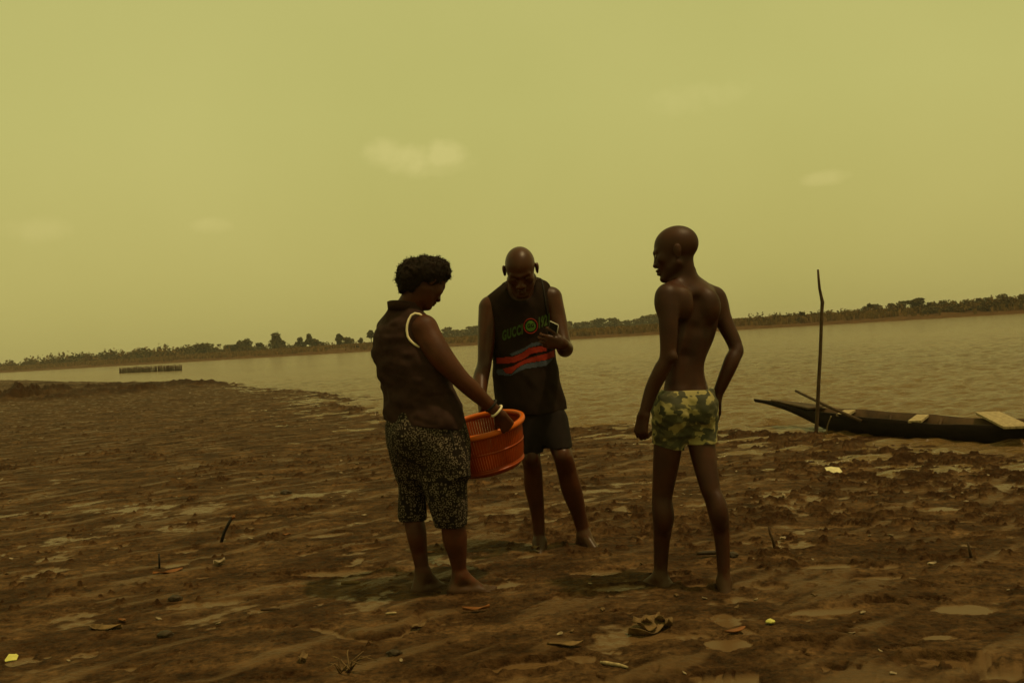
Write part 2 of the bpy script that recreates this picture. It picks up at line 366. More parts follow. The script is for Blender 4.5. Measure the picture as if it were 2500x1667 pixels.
def ground(x, y, full=False):
    x = np.atleast_1d(np.asarray(x, np.float64)); y = np.atleast_1d(np.asarray(y, np.float64))
    s = sd_poly(x, y, poly)
    s = s + .35 * np.minimum(1, y / 14) * vn2(x * .9, y * .9, 91) + .10 * vn2(x * 4, y * 4, 92)
    base = np.where(s > 0, WL + (-WL) * sstep(-1.5, 6.0, s) - .006, WL + .022 * s)
    base = np.maximum(base, -1.6)
    near = 1 / (1 + (y / 26) ** 2)
    broad = .022 * fbm2(x * .55, y * .55, 3, 2)
    # churned mask: more trodden to the right and around the feet, smooth at lower left
    ch = np.clip(.50 + .35 * vn2(x * .35 + 5, y * .35, 8) + .10 * np.clip(x, -2, 3) + .14 * sstep(4.8, 8, y), .22, 1.25)
    l1 = fbm2(x * 2.3, y * 2.6, 21, 2)
    l2 = fbm2(x * 7.0, y * 7.5, 31, 3)
    l3 = vn2(x * 19, y * 20, 41)
    rid = (1 - np.abs(vn2(x * 4.2 + .5 * l1, y * 4.6, 51)) * 2.2)
    l4 = vn2(x * 43, y * 45, 45)
    cm = .62 * l2 + .34 * l3 + .24 * rid + .22 * l4 + .35 * vn2(x * 1.3, y * 1.6, 55)
    thr = .86 - .60 * ch + .30 * vn2(x * .5, y * .7, 58) + .25 * sstep(5.2, 4.2, y)
    ck = sstep(thr, thr + .30, cm)
    # smears and drag ridges running up and to the right
    ux = x * .72 + y * .69; uy = -x * .69 + y * .72
    sm = fbm2(ux * 1.1, uy * 5.5, 81, 3)
    lump = (1 + .9 * sstep(5.0, 6.2, y)) * (.007 + .006 * l3 + .010 * l2 + .005 * l4)
    lump = .024 * np.tanh(lump / .024) + .0035 * l4
    h = .014 * l1 + .006 * sm + ch * .010 * l2 + .0025 * l4 + ck * lump
    # soft pits left by feet and hands
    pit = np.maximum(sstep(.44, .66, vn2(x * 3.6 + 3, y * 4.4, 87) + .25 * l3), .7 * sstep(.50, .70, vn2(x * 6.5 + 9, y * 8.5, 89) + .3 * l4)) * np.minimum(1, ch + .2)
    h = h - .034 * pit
    clod = np.maximum(0, vn2(x * 9.5, y * 9.5, 61) - .42) * ch
    clod2 = np.maximum(0, vn2(x * 23, y * 23, 66) - .45) * ch
    h = h + .014 * clod + .010 * clod2
    fk = sstep(.20, .70, .6 * vn2(x * 11, y * 17, 43) + .5 * l3 + .45 * l4 + .35 * l2 - .2 * sstep(5.2, 4.2, y))
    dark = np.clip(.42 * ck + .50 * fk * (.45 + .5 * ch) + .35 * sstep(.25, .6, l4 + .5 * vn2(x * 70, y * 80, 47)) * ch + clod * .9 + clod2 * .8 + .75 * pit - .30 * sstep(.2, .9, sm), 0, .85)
    lev = -.0125 + .014 * vn2(x * .9, y * .9, 71) - .004 * sstep(5.0, 4.3, y) - .013 * sstep(8.0, 10.0, y) + .003 * vn2(x * 3.5, y * 3.5, 72) + .0035 * l3 + .002 * l4 - .010 * sstep(6.5, 9, y) * sstep(10.5, 8.5, y) * 0
    pud = np.zeros_like(x)
    for ax, ay, a, bb, an, dep, pu in dw:
        m = (np.abs(x - ax) < 4 * a) & (np.abs(y - ay) < 4 * a)
        if not m.any(): continue
        u = (x[m] - ax) * math.cos(an) + (y[m] - ay) * math.sin(an); v = -(x[m] - ax) * math.sin(an) + (y[m] - ay) * math.cos(an)
        q = (u / a) ** 2 + (v / bb) ** 2 + .8 * vn2(x[m] * 9, y[m] * 12, 5) + .5 * vn2(x[m] * 26, y[m] * 30, 6)
        g = np.exp(-np.maximum(q, 0) ** 1.6)
        rim = np.exp(-(np.sqrt(np.maximum(q, 0)) - 1.35) ** 2 / .08)
        if pu:
            h[m] = h[m] * (1 - .8 * g) - (dep + .006) * g
            pud[m] = np.maximum(pud[m], g)
        else:
            h[m] = h[m] - dep * g + .35 * dep * rim
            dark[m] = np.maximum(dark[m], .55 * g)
    lev = np.where(pud > .2, np.maximum(lev, -.010), lev)
    # scooped ledge in the foreground
    for a, c in zip(ledge, ledge[1:]):
        m = (np.abs(x - a.x) < .6) & (np.abs(y - a.y) < .6)
        if not m.any(): continue
        ex, ey = c.x - a.x, c.y - a.y
        t = np.clip(((x[m] - a.x) * ex + (y[m] - a.y) * ey) / (ex * ex + ey * ey), 0, 1)
        d = np.hypot(x[m] - a.x - t * ex, y[m] - a.y - t * ey) + .012 * vn2(x[m] * 25, y[m] * 25, 9)
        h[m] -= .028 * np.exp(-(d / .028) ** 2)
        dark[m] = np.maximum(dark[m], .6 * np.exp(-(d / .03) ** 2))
    wet = sstep(.0045, -.0015, h - lev)
    h = np.maximum(h, lev + .0004 * l3)
    wet = np.maximum(wet, .55 * sstep(.15, .7, sm + .3 * l1) * (1 - ck) * (1 - fk))  # smooth zones too: their sheen comes from the paler colour
    for ax, ay, w, hg in mw:
        m = (np.abs(x - ax) < 3 * w) & (np.abs(y - ay) < 6 * w)
        if not m.any(): continue
        q = ((x[m] - ax) / w) ** 2 + ((y[m] - ay) / (w * 1.1)) ** 2
        g = np.exp(-q) * (1 + .95 * fbm2(x[m] * 1.8, y[m] * 1.2, 77, 3) + .35 * fbm2(x[m] * 6, y[m] * 4, 78, 2))
        h[m] += hg * np.clip(g, 0, 1.5) ** .8 * .85
        dark[m] = np.maximum(dark[m], np.clip(1.3 * g, 0, .9)); wet[m] *= 1 - np.clip(2 * g, 0, 1)
    # rim of broken mud along the water
    h = h + .05 * (1 - .8 * sstep(3.4, 4.0, x)) * np.exp(-(s - .25) ** 2 / .12) * np.maximum(0, .3 + l1 * .8 + .4 * l2)
    z = base + broad * sstep(0, 3, s) + h * np.where(s > 0, 1, .4) * (1 + .0 * near)
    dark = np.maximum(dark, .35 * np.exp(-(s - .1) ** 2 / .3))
    if full: return z, np.clip(wet, 0, 1), np.clip(dark, 0, 1), s
    return z
def gz(p): return float(ground(p.x, p.y)[0])

dy = np.concatenate([np.linspace(2600, 900, 120, endpoint=False), np.linspace(900, 24, 980, endpoint=False), np.linspace(24, 4, 60)])
Ys = 1.3 * FPX / dy
tn = np.tan(np.concatenate([np.linspace(R(-74), R(-31), 90, endpoint=False), np.linspace(R(-31), R(31), 1050, endpoint=False), np.linspace(R(31), R(74), 91)]))
XX = Ys[:, None] * tn[None, :]; YY = np.repeat(Ys[:, None], len(tn), 1)
Z, WETV, DKV, SV = ground(XX.ravel(), YY.ravel(), True)
nr, ncol = XX.shape
I = np.arange(nr * ncol).reshape(nr, ncol)
quads = np.stack([I[:-1, :-1], I[:-1, 1:], I[1:, 1:], I[1:, :-1]], -1).reshape(-1, 4)
keep = (SV[quads] > -9).any(1)
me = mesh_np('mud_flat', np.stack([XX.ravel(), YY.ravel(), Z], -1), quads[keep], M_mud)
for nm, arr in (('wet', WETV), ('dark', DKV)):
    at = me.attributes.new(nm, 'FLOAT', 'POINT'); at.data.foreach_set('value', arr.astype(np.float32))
tag(link('mud_flat', me), kind='structure')

# ------------------------------------------------------------------ river
Yw = 1.32 * FPX / np.concatenate([np.linspace(420, 20, 760, endpoint=False), np.linspace(20, 3.0, 120)])
tw = np.tan(np.concatenate([np.linspace(R(-80), R(-30), 60, endpoint=False), np.linspace(R(-30), R(30), 760, endpoint=False), np.linspace(R(30), R(80), 61)]))
XX = (Yw[:, None] * tw[None, :]).ravel(); YY = np.repeat(Yw[:, None], len(tw), 1).ravel()
ca, sa = math.cos(R(-22)), math.sin(R(-22))
U = XX * ca - YY * sa; V_ = XX * sa + YY * ca
fade = 1 / (1 + (YY / 45) ** 2)
zz = WL + fade * (.050 * fbm2(U * .55, V_ * 1.5, 201, 2) + .040 * fbm2(U * 1.6, V_ * 3.6, 211, 2) + .010 * vn2(U * 5, V_ * 8, 221))
I = np.arange(len(XX)).reshape(len(Yw), len(tw))
quads = np.stack([I[:-1, :-1], I[:-1, 1:], I[1:, 1:], I[1:, :-1]], -1).reshape(-1, 4)
tag(link('river_water', mesh_np('river_water', np.stack([XX, YY, zz], -1), quads, M_water)), kind='structure')

# ------------------------------------------------------------------ far bank
BA, BB = G(0, 910, WL), G(2500, 765, WL)
bd = (BB - BA).normalized(); bn = Vector((-bd.y, bd.x, 0)) if -bd.y * 0 + bd.x > 0 else Vector((bd.y, -bd.x, 0))
if bn.y < 0: bn = -bn
BL = (BB - BA).length
def bank(t, s):                         # t metres along the bank from the left frame edge, s metres inland
    return BA + bd * t + bn * s
M_bank, nt, b = mat_new('bank_earth')
geo = nd(nt, 'ShaderNodeNewGeometry').outputs['Position']
zc = nd(nt, 'ShaderNodeSeparateXYZ', {0: geo}).outputs[2]
n1 = nd(nt, 'ShaderNodeTexNoise', {'Vector': geo, 'Scale': .22, 'Detail': 6, 'Roughness': .65}).outputs[0]
k = nd(nt, 'ShaderNodeMath', {0: n1, 1: 1.2, 2: -.6}, operation='MULTIPLY_ADD').outputs[0]
f = nd(nt, 'ShaderNodeMath', {0: zc, 1: k}, operation='ADD').outputs[0]
n2 = nd(nt, 'ShaderNodeTexNoise', {'Vector': geo, 'Scale': .9, 'Detail': 5}).outputs[0]
cg = ramp_n(nt, n2, ((.35, (.07, .042, .013)), (.65, (.15, .085, .027))))
cmud = ramp_n(nt, n2, ((.3, (.045, .021, .0085)), (.7, (.100, .050, .020))))
ff = nd(nt, 'ShaderNodeMapRange', {0: f, 1: .65, 2: 1.0, 3: 0., 4: 1.}).outputs[0]
nt.links.new(nd(nt, 'ShaderNodeMixRGB', {0: ff, 1: cmud, 2: cg}).outputs[0], b.inputs['Base Color'])
b.inputs['Roughness'].default_value = .95; b.inputs['Specular IOR Level'].default_value = .02
ts = np.linspace(-420, BL + 150, 800)
ss = np.array([-6, -1.5, 0, .8, 1.8, 3, 4.5, 6, 8, 11, 15, 22, 35, 60, 120, 300, 900, 2500.])
hb = np.interp(ss, [-6, 0, 1.8, 4.5, 8, 15, 60, 2500], [-.8, -.14, .12, .45, .80, .95, 1.05, 1.15])
T, S = np.meshgrid(ts, ss, indexing='ij')
wob_ = 1.6 * vn2(T * .06, T * 0, 301) + .7 * vn2(T * .25, T * 0, 302)
Sx = S + wob_ * np.clip(1 - np.abs(S) / 40, 0, 1)
Hh = np.repeat(hb[None, :], len(ts), 0) + .16 * fbm2(T * .12, S * .3, 305, 3) * np.clip((S + 1) / 5, 0, 1)
VX = BA.x + bd.x * T + bn.x * Sx; VY = BA.y + bd.y * T + bn.y * Sx
I = np.arange(T.size).reshape(T.shape)
quads = np.stack([I[:-1, :-1], I[1:, :-1], I[1:, 1:], I[:-1, 1:]], -1).reshape(-1, 4)
tag(link('far_bank', mesh_np('far_bank', np.stack([VX.ravel(), VY.ravel(), Hh.ravel()], -1), quads, M_bank)), kind='structure')
def bank_h(s): return float(np.interp(s, [-6, 0, 1.8, 4.5, 8, 15, 60, 2500], [-.8, -.14, .12, .45, .80, .95, 1.05, 1.15]))
def t_at(px):                           # position along the bank seen at photo column px
    lo, hi = -400., BL + 140
    for _ in range(40):
        mid = (lo + hi) / 2; p = bank(mid, 5) - CAM
        x = CX + FPX * p.dot(rt) / p.dot(fwd)
        if x < px: lo = mid
        else: hi = mid
    return lo

def leaf_cloud(n, centres, size, rng, flat=0.6, aspect=1.6):
    """n leaf-sized quads scattered through lumps (x,y,z,rx,ry,rz)"""
    V, F = [], []
    wts = np.array([c[3] * c[4] * c[5] for c in centres]) ** .8; wts /= wts.sum()
    pick = rng.choice(len(centres), n, p=wts)
    for i in range(n):
        c = centres[pick[i]]
        v = rng.normal(size=3); v /= np.linalg.norm(v); v *= rng.uniform(.35, 1.08) ** .5
        p = np.array(c[:3]) + v * np.array(c[3:])
        a = rng.normal(size=3); a[2] *= flat; a /= np.linalg.norm(a)
        q = np.cross(a, rng.normal(size=3)); q /= np.linalg.norm(q)
        s = size * rng.uniform(.5, 1.3)
        k = len(V)
        V += [p - a * s * aspect / 2, p + q * s / 2, p + a * s * aspect / 2, p - q * s / 2]
        F.append((k, k + 1, k + 2, k + 3))
    return np.array(V), np.array(F)
def bush_mesh(seed, w, h, n, mat, size=.3):
    rng = np.random.default_rng(seed); cs = []
    for i in range(7):
        a = rng.uniform(0, 6.28); r_ = w * .5 * rng.uniform(0, .75); hh = h * rng.uniform(.35, .7)
        cs.append((math.cos(a) * r_, math.sin(a) * r_, hh * .6, w * .22 * rng.uniform(.7, 1.3), w * .22 * rng.uniform(.7, 1.3), hh * .55))
    cs.append((0, 0, h * .35, w * .4, w * .4, h * .36)); 
    for i in range(3):
        cs.append((rng.uniform(-.3, .3) * w, rng.uniform(-.3, .3) * w, h * .8, w * .07, w * .07, h * .24))
    V, F = leaf_cloud(n, cs, size, rng)
    V[:, 2] = np.maximum(V[:, 2], -.05)
    return mesh_np('bush', V, F, mat, False)
def make_tree(seed, h, w, n, label, loc, trunk_h=.35, lumps=8, mat=None, group=None, size=.34, shape='round'):
    rng = np.random.default_rng(seed); root = bpy.data.objects.new('tree', None); COL.objects.link(root); root.location = loc
    tag(root, label, 'tree', group)
    bm = bmesh.new(); top = h * .72; lean = rng.uniform(-.05, .05) * h
    tube(bm, [(0, 0, -.3), (lean * .3, 0, h * .25), (lean * .7, .05, h * .5), (lean, 0, top)], [w * .06, w * .045, w * .03, w * .012], 7)
    for i in range(5):
        a = i * 1.26 + rng.uniform(0, .6); z0 = h * rng.uniform(trunk_h * .8, .55); L = w * .38
        tube(bm, [(lean * z0 / h, 0, z0), (math.cos(a) * L * .5, math.sin(a) * L * .5, z0 + h * .1), (math.cos(a) * L, math.sin(a) * L, z0 + h * .2)], [w * .025, w * .018, w * .006], 5)
    link('trunk', mesh_bm('trunk', bm, M_bark, True), root)
    cs = []
    for i in range(lumps):
        a = rng.uniform(0, 6.28); f_ = rng.uniform(0, 1); zz = h * (trunk_h + (1 - trunk_h) * (.12 + .76 * f_))
        if shape == 'cone': rr = w * .42 * (1.05 - f_)
        elif shape == 'flat': rr = w * .46
        else: rr = w * .40 * math.sqrt(max(.05, 1 - (2 * f_ - .8) ** 2))
        r_ = rr * rng.uniform(.3, 1)
        cs.append((math.cos(a) * r_ + lean, math.sin(a) * r_, zz, w * rng.uniform(.13, .24), w * rng.uniform(.13, .24), h * (1 - trunk_h) * rng.uniform(.12, .2)))
    cs.append((lean, 0, h * (trunk_h + (1 - trunk_h) * .5), w * .24, w * .24, h * (1 - trunk_h) * .34))
    V, F = leaf_cloud(n, cs, size, rng)
    link('crown', mesh_np('crown', V, F, mat or M_fol2, False), root)
    return root
# individual trees on the left far bank: photo column, base offset inland, height, width, look
for px, s, h, w, lab, kw in (
    (592, 16, 5.6, 5.2, 'tallest dark tree on the far bank, broad with a pointed top', dict(lumps=14, trunk_h=.05, shape='cone', n=1500)),
    (618, 20, 3.8, 3.4, 'low rounded tree leaning against the right side of the tallest far tree', dict(lumps=9, trunk_h=.05, n=700)),
    (688, 14, 4.3, 2.9, 'square topped tree standing alone right of the tallest far tree', dict(lumps=9, trunk_h=.2, n=800)),
    (758, 14, 3.9, 2.9, 'dark round tree between the square topped tree and the two lone trees', dict(lumps=9, trunk_h=.15, n=800)),
    (814, 14, 2.6, 1.5, 'smaller of two lone thin trees on the far bank behind the woman', dict(lumps=5, trunk_h=.3, n=350)),
    (838, 14, 4.2, 2.9, 'lone forked tree with a loose ragged crown, nearest to the woman', dict(lumps=7, trunk_h=.42, n=600, size=.3)),
    (518, 16, 4.4, 4.4, 'spreading dark tree with drooping palm like crown on the far bank', dict(lumps=11, trunk_h=.1, n=1100)),
    (385, 20, 4.2, 6.2, 'wide flat topped tree at the left end of the taller far trees', dict(lumps=14, trunk_h=.1, shape='flat', n=1500)),
    (428, 22, 3.7, 4.2, 'rounded tree just right of the wide flat topped far tree', dict(lumps=9, trunk_h=.05, n=900)),
    (455, 22, 4.0, 4.4, 'bushy two humped tree in the middle of the left far trees', dict(lumps=11, trunk_h=.05, n=1000)),
    (486, 24, 3.3, 4.0, 'low dense tree left of the drooping crowned far tree', dict(lumps=9, trunk_h=.05, n=800)),
    (560, 22, 3.2, 3.2, 'low bushy tree between the drooping crowned tree and the tallest', dict(lumps=7, trunk_h=.05, n=600)),
    (655, 20, 3.0, 4.2, 'low spreading tree left of the square topped far tree', dict(lumps=8, trunk_h=.05, n=700)),
    (722, 22, 3.1, 5.0, 'wide low hedge like tree right of the square topped far tree', dict(lumps=10, trunk_h=.05, shape='flat', n=900)),
    (270, 26, 3.6, 4.0, 'small rounded tree rising from the left far scrub', dict(lumps=8, trunk_h=.05, n=700)),
    (305, 26, 3.7, 5.0, 'broad tree left of the flat topped tree in far scrub', dict(lumps=9, trunk_h=.05, n=800)),
    (1602, 10, 3.3, 3.4, 'darkest small tree on the far bank just left of the young man', dict(lumps=9, trunk_h=.05, n=800)),
    (2165, 24, 2.7, 3.4, 'umbrella topped tree above the scrub, right of the tall pole', dict(lumps=9, trunk_h=.5, shape='flat', n=800)),
    (1938, 9, 1.5, 2.0, 'small dark bushy tree just left of the tall pole', dict(lumps=7, trunk_h=.1, n=500)),
    (2063, 20, 2.5, 1.2, 'thin wispy tree sticking up between pole and umbrella topped tree', dict(lumps=4, trunk_h=.5, n=200))):
    p = bank(t_at(px), s); n_ = kw.pop('n')
    make_tree(int(px), h * .88, w * .9, n_, lab, (p.x, p.y, bank_h(s) - .1), **kw)
# the far hazy tree line between the men
for i in range(26):
    px = 1095 + i * 21 + random.uniform(-5, 5); s = random.uniform(120, 170); d_ = bank(t_at(px), 5) - CAM
    kf = 1 + s / d_.length; p = CAM + d_ * kf
    if i == 0:
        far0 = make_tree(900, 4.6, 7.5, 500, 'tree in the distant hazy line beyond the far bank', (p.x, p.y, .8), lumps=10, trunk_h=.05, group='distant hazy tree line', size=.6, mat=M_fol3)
    else:
        o = far0.copy(); COL.objects.link(o); o.location = (p.x, p.y, .8); o.rotation_euler.z = random.uniform(0, 6)
        sc = random.uniform(.65, 1.0); o.scale = (sc * 1.25, sc * 1.25, sc)
        for c in list(far0.children):
            c2 = c.copy(); COL.objects.link(c2); c2.parent = o
for i in range(16):
    px = 2120 + i * 27 + random.uniform(-6, 6); s = random.uniform(50, 75); d_ = bank(t_at(px), 5) - CAM
    kf = 1 + s / d_.length; p = CAM + d_ * kf
    o = far0.copy(); COL.objects.link(o); o.location = (p.x, p.y, .9); o.rotation_euler.z = random.uniform(0, 6)
    sc = random.uniform(.38, .55); o.scale = (sc, sc, sc)
    o['label'] = 'tree in the row behind the scrub of the right far bank'; o['group'] = 'trees behind the right scrub'
    for c in list(far0.children):
        c2 = c.copy(); COL.objects.link(c2); c2.parent = o
# scrub bushes: a few prototypes, copied along the bank
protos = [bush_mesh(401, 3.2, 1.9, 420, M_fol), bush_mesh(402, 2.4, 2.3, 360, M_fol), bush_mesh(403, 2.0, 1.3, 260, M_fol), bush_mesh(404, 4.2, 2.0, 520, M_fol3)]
def bush(mesh, px, s, sc, group, label, zs=1.0):
    p = bank(t_at(px) + random.uniform(-1.5, 1.5), s)
    o = link('bush', mesh, None, (p.x, p.y, bank_h(s) - .12)); o.rotation_euler.z = random.uniform(0, 6.28); o.scale = (sc, sc, sc * zs)
    tag(o, label, 'bush', group)
for i in range(150):
    px = 1790 + (i / 149) * 790; bush(random.choice(protos), px + random.uniform(-12, 12), random.choice((7, 9, 11, 14, 18)) + random.uniform(-1, 1), random.uniform(.46, .80) * (1 + .2 * (px > 2250)),
                                 'scrub bushes of the right far bank', 'olive scrub bush among dry grass on the right far bank')
for i in range(150):
    px = -60 + i / 149 * 770; bush(random.choice(protos), px + random.uniform(-8, 8), random.choice((12, 16, 20, 26, 32)), random.uniform(.9, 1.5) * (1.25 if px < 380 else .7),
                              'scrub bushes of the left far bank', 'green scrub bush along the left far bank')
for i in range(34):
    px = 720 + i / 33 * 880; bush(random.choice(protos[1:3]), px + random.uniform(-12, 12), random.choice((9, 14, 20, 30)), random.uniform(.35, .7),
                              'low bushes of the middle far bank', 'low bush on the far bank between the people')
# dry grass along the bank: uncountable blades, one object
n = 30000
gt = RNG.uniform(t_at(-80), t_at(2600), n); gs = 3.2 + RNG.gamma(2.0, 5.0, n)
keepg = vn2(gt * .05, gs * .2, 333) > -.25; gt, gs = gt[keepg], gs[keepg]; n = len(gt)
gh = RNG.uniform(.4, 1.1, n); gw = RNG.uniform(.10, .3, n); ga = RNG.uniform(0, 6.28, n)
bx = BA.x + bd.x * gt + bn.x * gs; by = BA.y + bd.y * gt + bn.y * gs; bz = np.interp(gs, [0, 1.8, 4.5, 8, 15, 60], [-.14, .12, .45, .80, .95, 1.05]) - .1
dx_, dy_ = np.cos(ga) * gw, np.sin(ga) * gw
V = np.stack([np.stack([bx - dx_, by - dy_, bz], -1), np.stack([bx + dx_, by + dy_, bz], -1),
              np.stack([bx + dx_ * 1.5, by + dy_ * 1.2, bz + gh * .8], -1), np.stack([bx - dx_ * .8, by - dy_, bz + gh], -1)], 1).reshape(-1, 3)
tag(link('dry_grass', mesh_np('dry_grass', V, np.arange(4 * n).reshape(-1, 4), M_dry, False)), 'dry ochre grass covering the top of the far bank', 'grass', kind='stuff')

# fish fence standing in the water, left
fa, fb = G(292, 911, WL), G(444, 904.5, WL)
bm = bmesh.new(); root = bpy.data.objects.new('fish_fence', None); COL.objects.link(root); root.location = (fa + fb) / 2
tag(root, 'long low fence of close wooden stakes standing in the river at left', 'fence')
for i in range(95):
    t = i / 94; p = fa.lerp(fb, t) - root.location; hgt = .50 + .12 * random.random()
    tube(bm, [(p.x, p.y + random.uniform(-.1, .1), -.4), (p.x + random.uniform(-.03, .03), p.y + random.uniform(-.1, .1), hgt)], .035, 5)
link('stakes', mesh_bm('stakes', bm, M_woodin, True), root)
bm = bmesh.new()
for z in (.12, .33): tube(bm, [fa - root.location + Vector((0, -.12, z)), fb - root.location + Vector((0, -.12, z))], .03, 5)
link('rail', mesh_bm('rail', bm, M_stick, True), root)

# ------------------------------------------------------------------ haze
Mh = bpy.data.materials.new('haze'); Mh.use_nodes = True; ht = Mh.node_tree; ht.nodes.clear()
pv = ht.nodes.new('ShaderNodeVolumePrincipled'); pv.inputs['Density'].default_value = .00045; pv.inputs['Color'].default_value = (.92, .86, .70, 1)
ho = ht.nodes.new('ShaderNodeOutputMaterial'); ht.links.new(pv.outputs[0], ho.inputs['Volume'])
bm = bmesh.new(); bmesh.ops.create_cube(bm, size=1, matrix=Matrix.Translation((0, 1450, 3.4)) @ Matrix.Diagonal((6000, 6200, 12.8, 1)))
tag(link('haze', mesh_bm('haze', bm, Mh)), kind='stuff')

# ------------------------------------------------------------------ implicit bodies
class Field:
    def __init__(s, lo, hi, h):
        s.lo = np.array(lo, np.float32); s.h = h
        s.n = [int(math.ceil((hi[i] - lo[i]) / h)) + 1 for i in range(3)]
        s.ax = [(lo[i] + h * np.arange(s.n[i])).astype(np.float32) for i in range(3)]
        s.D = np.full(s.n, 9.0, np.float32)
    def box(s, lo, hi):
        sl = []
        for i in range(3):
            a = max(0, int((lo[i] - s.lo[i]) / s.h)); b_ = min(s.n[i], int((hi[i] - s.lo[i]) / s.h) + 2); sl.append(slice(a, max(b_, a)))
        return tuple(sl), s.ax[0][sl[0]][:, None, None], s.ax[1][sl[1]][None, :, None], s.ax[2][sl[2]][None, None, :]
    def put(s, sl, d, k, op='u'):
        A = s.D[sl]
        if A.size == 0: return
        if op == 'u':
            if k <= 0: s.D[sl] = np.minimum(A, d); return
            t = np.clip(.5 + .5 * (A - d) / k, 0, 1); s.D[sl] = A * (1 - t) + d * t - k * t * (1 - t)
        else:                            # subtract
            d = -d; t = np.clip(.5 - .5 * (A - d) / max(k, 1e-5), 0, 1); s.D[sl] = A * (1 - t) + d * t + k * t * (1 - t)
    def cone(s, a, b, ra, rb, k=.02, op='u'):
        a = np.array(a); b = np.array(b); m = max(ra, rb) + 2 * k + 3 * s.h
        sl, X, Y, Z = s.box(np.minimum(a, b) - m, np.maximum(a, b) + m)
        e = b - a; L2 = float(e @ e) + 1e-12
        t = np.clip(((X - a[0]) * e[0] + (Y - a[1]) * e[1] + (Z - a[2]) * e[2]) / L2, 0, 1)
        d = np.sqrt((X - a[0] - t * e[0]) ** 2 + (Y - a[1] - t * e[1]) ** 2 + (Z - a[2] - t * e[2]) ** 2) - (ra + (rb - ra) * t)
        s.put(sl, d, k, op)
    def chain(s, pts, rads, k=.02):
        A = np.array([tuple(p) for p in pts]); m = max(rads) + 2 * k + 3 * s.h
        # smooth the joints: resample the limb as a spline, hard union inside the limb
        tt_ = np.arange(len(A)); fine = np.linspace(0, len(A) - 1, (len(A) - 1) * 9 + 1)
        def sp(v):
            d_ = np.gradient(v); i0 = np.minimum(fine.astype(int), len(v) - 2); u = fine - i0
            return (2*u**3-3*u**2+1)*v[i0] + (u**3-2*u**2+u)*d_[i0] + (-2*u**3+3*u**2)*v[i0+1] + (u**3-u**2)*d_[i0+1]
        C = np.stack([sp(A[:, j]) for j in range(3)], 1); Rr = sp(np.array(rads, float))
        sl, X, Y, Z = s.box(C.min(0) - m, C.max(0) + m)
        d = np.full((X.shape[0], Y.shape[1], Z.shape[2]), 9.0, np.float32)
        x0 = np.array([X[0, 0, 0], Y[0, 0, 0], Z[0, 0, 0]])
        for i in range(len(C) - 1):
            a, b = C[i], C[i + 1]; lo = np.minimum(a, b) - m; hi = np.maximum(a, b) + m
            q = tuple(slice(max(0, int((lo[j] - x0[j]) / s.h)), max(0, int((hi[j] - x0[j]) / s.h) + 2)) for j in range(3))
            xx, yy, zz = X[q[0]], Y[:, q[1]], Z[:, :, q[2]]; e = b - a; L2 = float(e @ e) + 1e-12
            t = np.clip(((xx - a[0]) * e[0] + (yy - a[1]) * e[1] + (zz - a[2]) * e[2]) / L2, 0, 1)
            dd = np.sqrt((xx - a[0] - t * e[0]) ** 2 + (yy - a[1] - t * e[1]) ** 2 + (zz - a[2] - t * e[2]) ** 2) - (Rr[i] + (Rr[i + 1] - Rr[i]) * t)
            d[q] = np.minimum(d[q], dd)
        s.put(sl, d, k)
    def ell(s, c, rads, axes=None, k=.02, op='u'):
        c = np.array(c); m = max(rads) + 2 * k + 3 * s.h
        sl, X, Y, Z = s.box(c - m, c + m)
        X = X - c[0]; Y = Y - c[1]; Z = Z - c[2]
        if axes is None: l = (X, Y, Z)
        else: l = [X * float(v[0]) + Y * float(v[1]) + Z * float(v[2]) for v in axes]
        k0 = np.sqrt(sum((q / r_) ** 2 for q, r_ in zip(l, rads))); k1 = np.sqrt(sum((q / (r_ * r_)) ** 2 for q, r_ in zip(l, rads)))
        s.put(sl, k0 * (k0 - 1) / (k1 + 1e-6), k, op)
    def stack(s, st, f, k=.02, grow=0.0, fold=None):
        """torso as a stack of elliptical stations: (centre, half width across, half depth); f = facing"""
        st = sorted(st, key=lambda q: q[0][2]); zs = [q[0][2] for q in st]
        mxr = max(max(q[1], q[2]) for q in st) + grow + .05
        cs = np.array([q[0] for q in st])
        lo = cs.min(0) - mxr; hi = cs.max(0) + mxr
        sl, X, Y, Z = s.box(lo, hi); z = Z[0, 0, :]
        def smooth_interp(v):
            fine = np.linspace(zs[0], zs[-1], 120); w = np.interp(fine, zs, v); kn = np.ones(9) / 9
            w = np.convolve(np.pad(w, 4, mode='edge'), kn, 'valid'); return np.interp(z, fine, w)[None, None, :]
        cx = smooth_interp([q[0][0] for q in st]); cy = smooth_interp([q[0][1] for q in st])
        A = smooth_interp([q[1] for q in st]) + grow; B = smooth_interp([q[2] for q in st]) + grow
        r_ = (f[1], -f[0])
        u = (X - cx) * r_[0] + (Y - cy) * r_[1]; v = (X - cx) * f[0] + (Y - cy) * f[1]
        k0 = np.sqrt((u / A) ** 2 + (v / B) ** 2); k1 = np.sqrt((u / A ** 2) ** 2 + (v / B ** 2) ** 2)
        d = k0 * (k0 - 1) / (k1 + 1e-3)
        dz = np.maximum(zs[0] - grow - Z, Z - zs[-1] - grow)
        d = np.maximum(d, dz)
        if fold is not None: d = d + fold(X, Y, Z)
        s.put(sl, d, k)
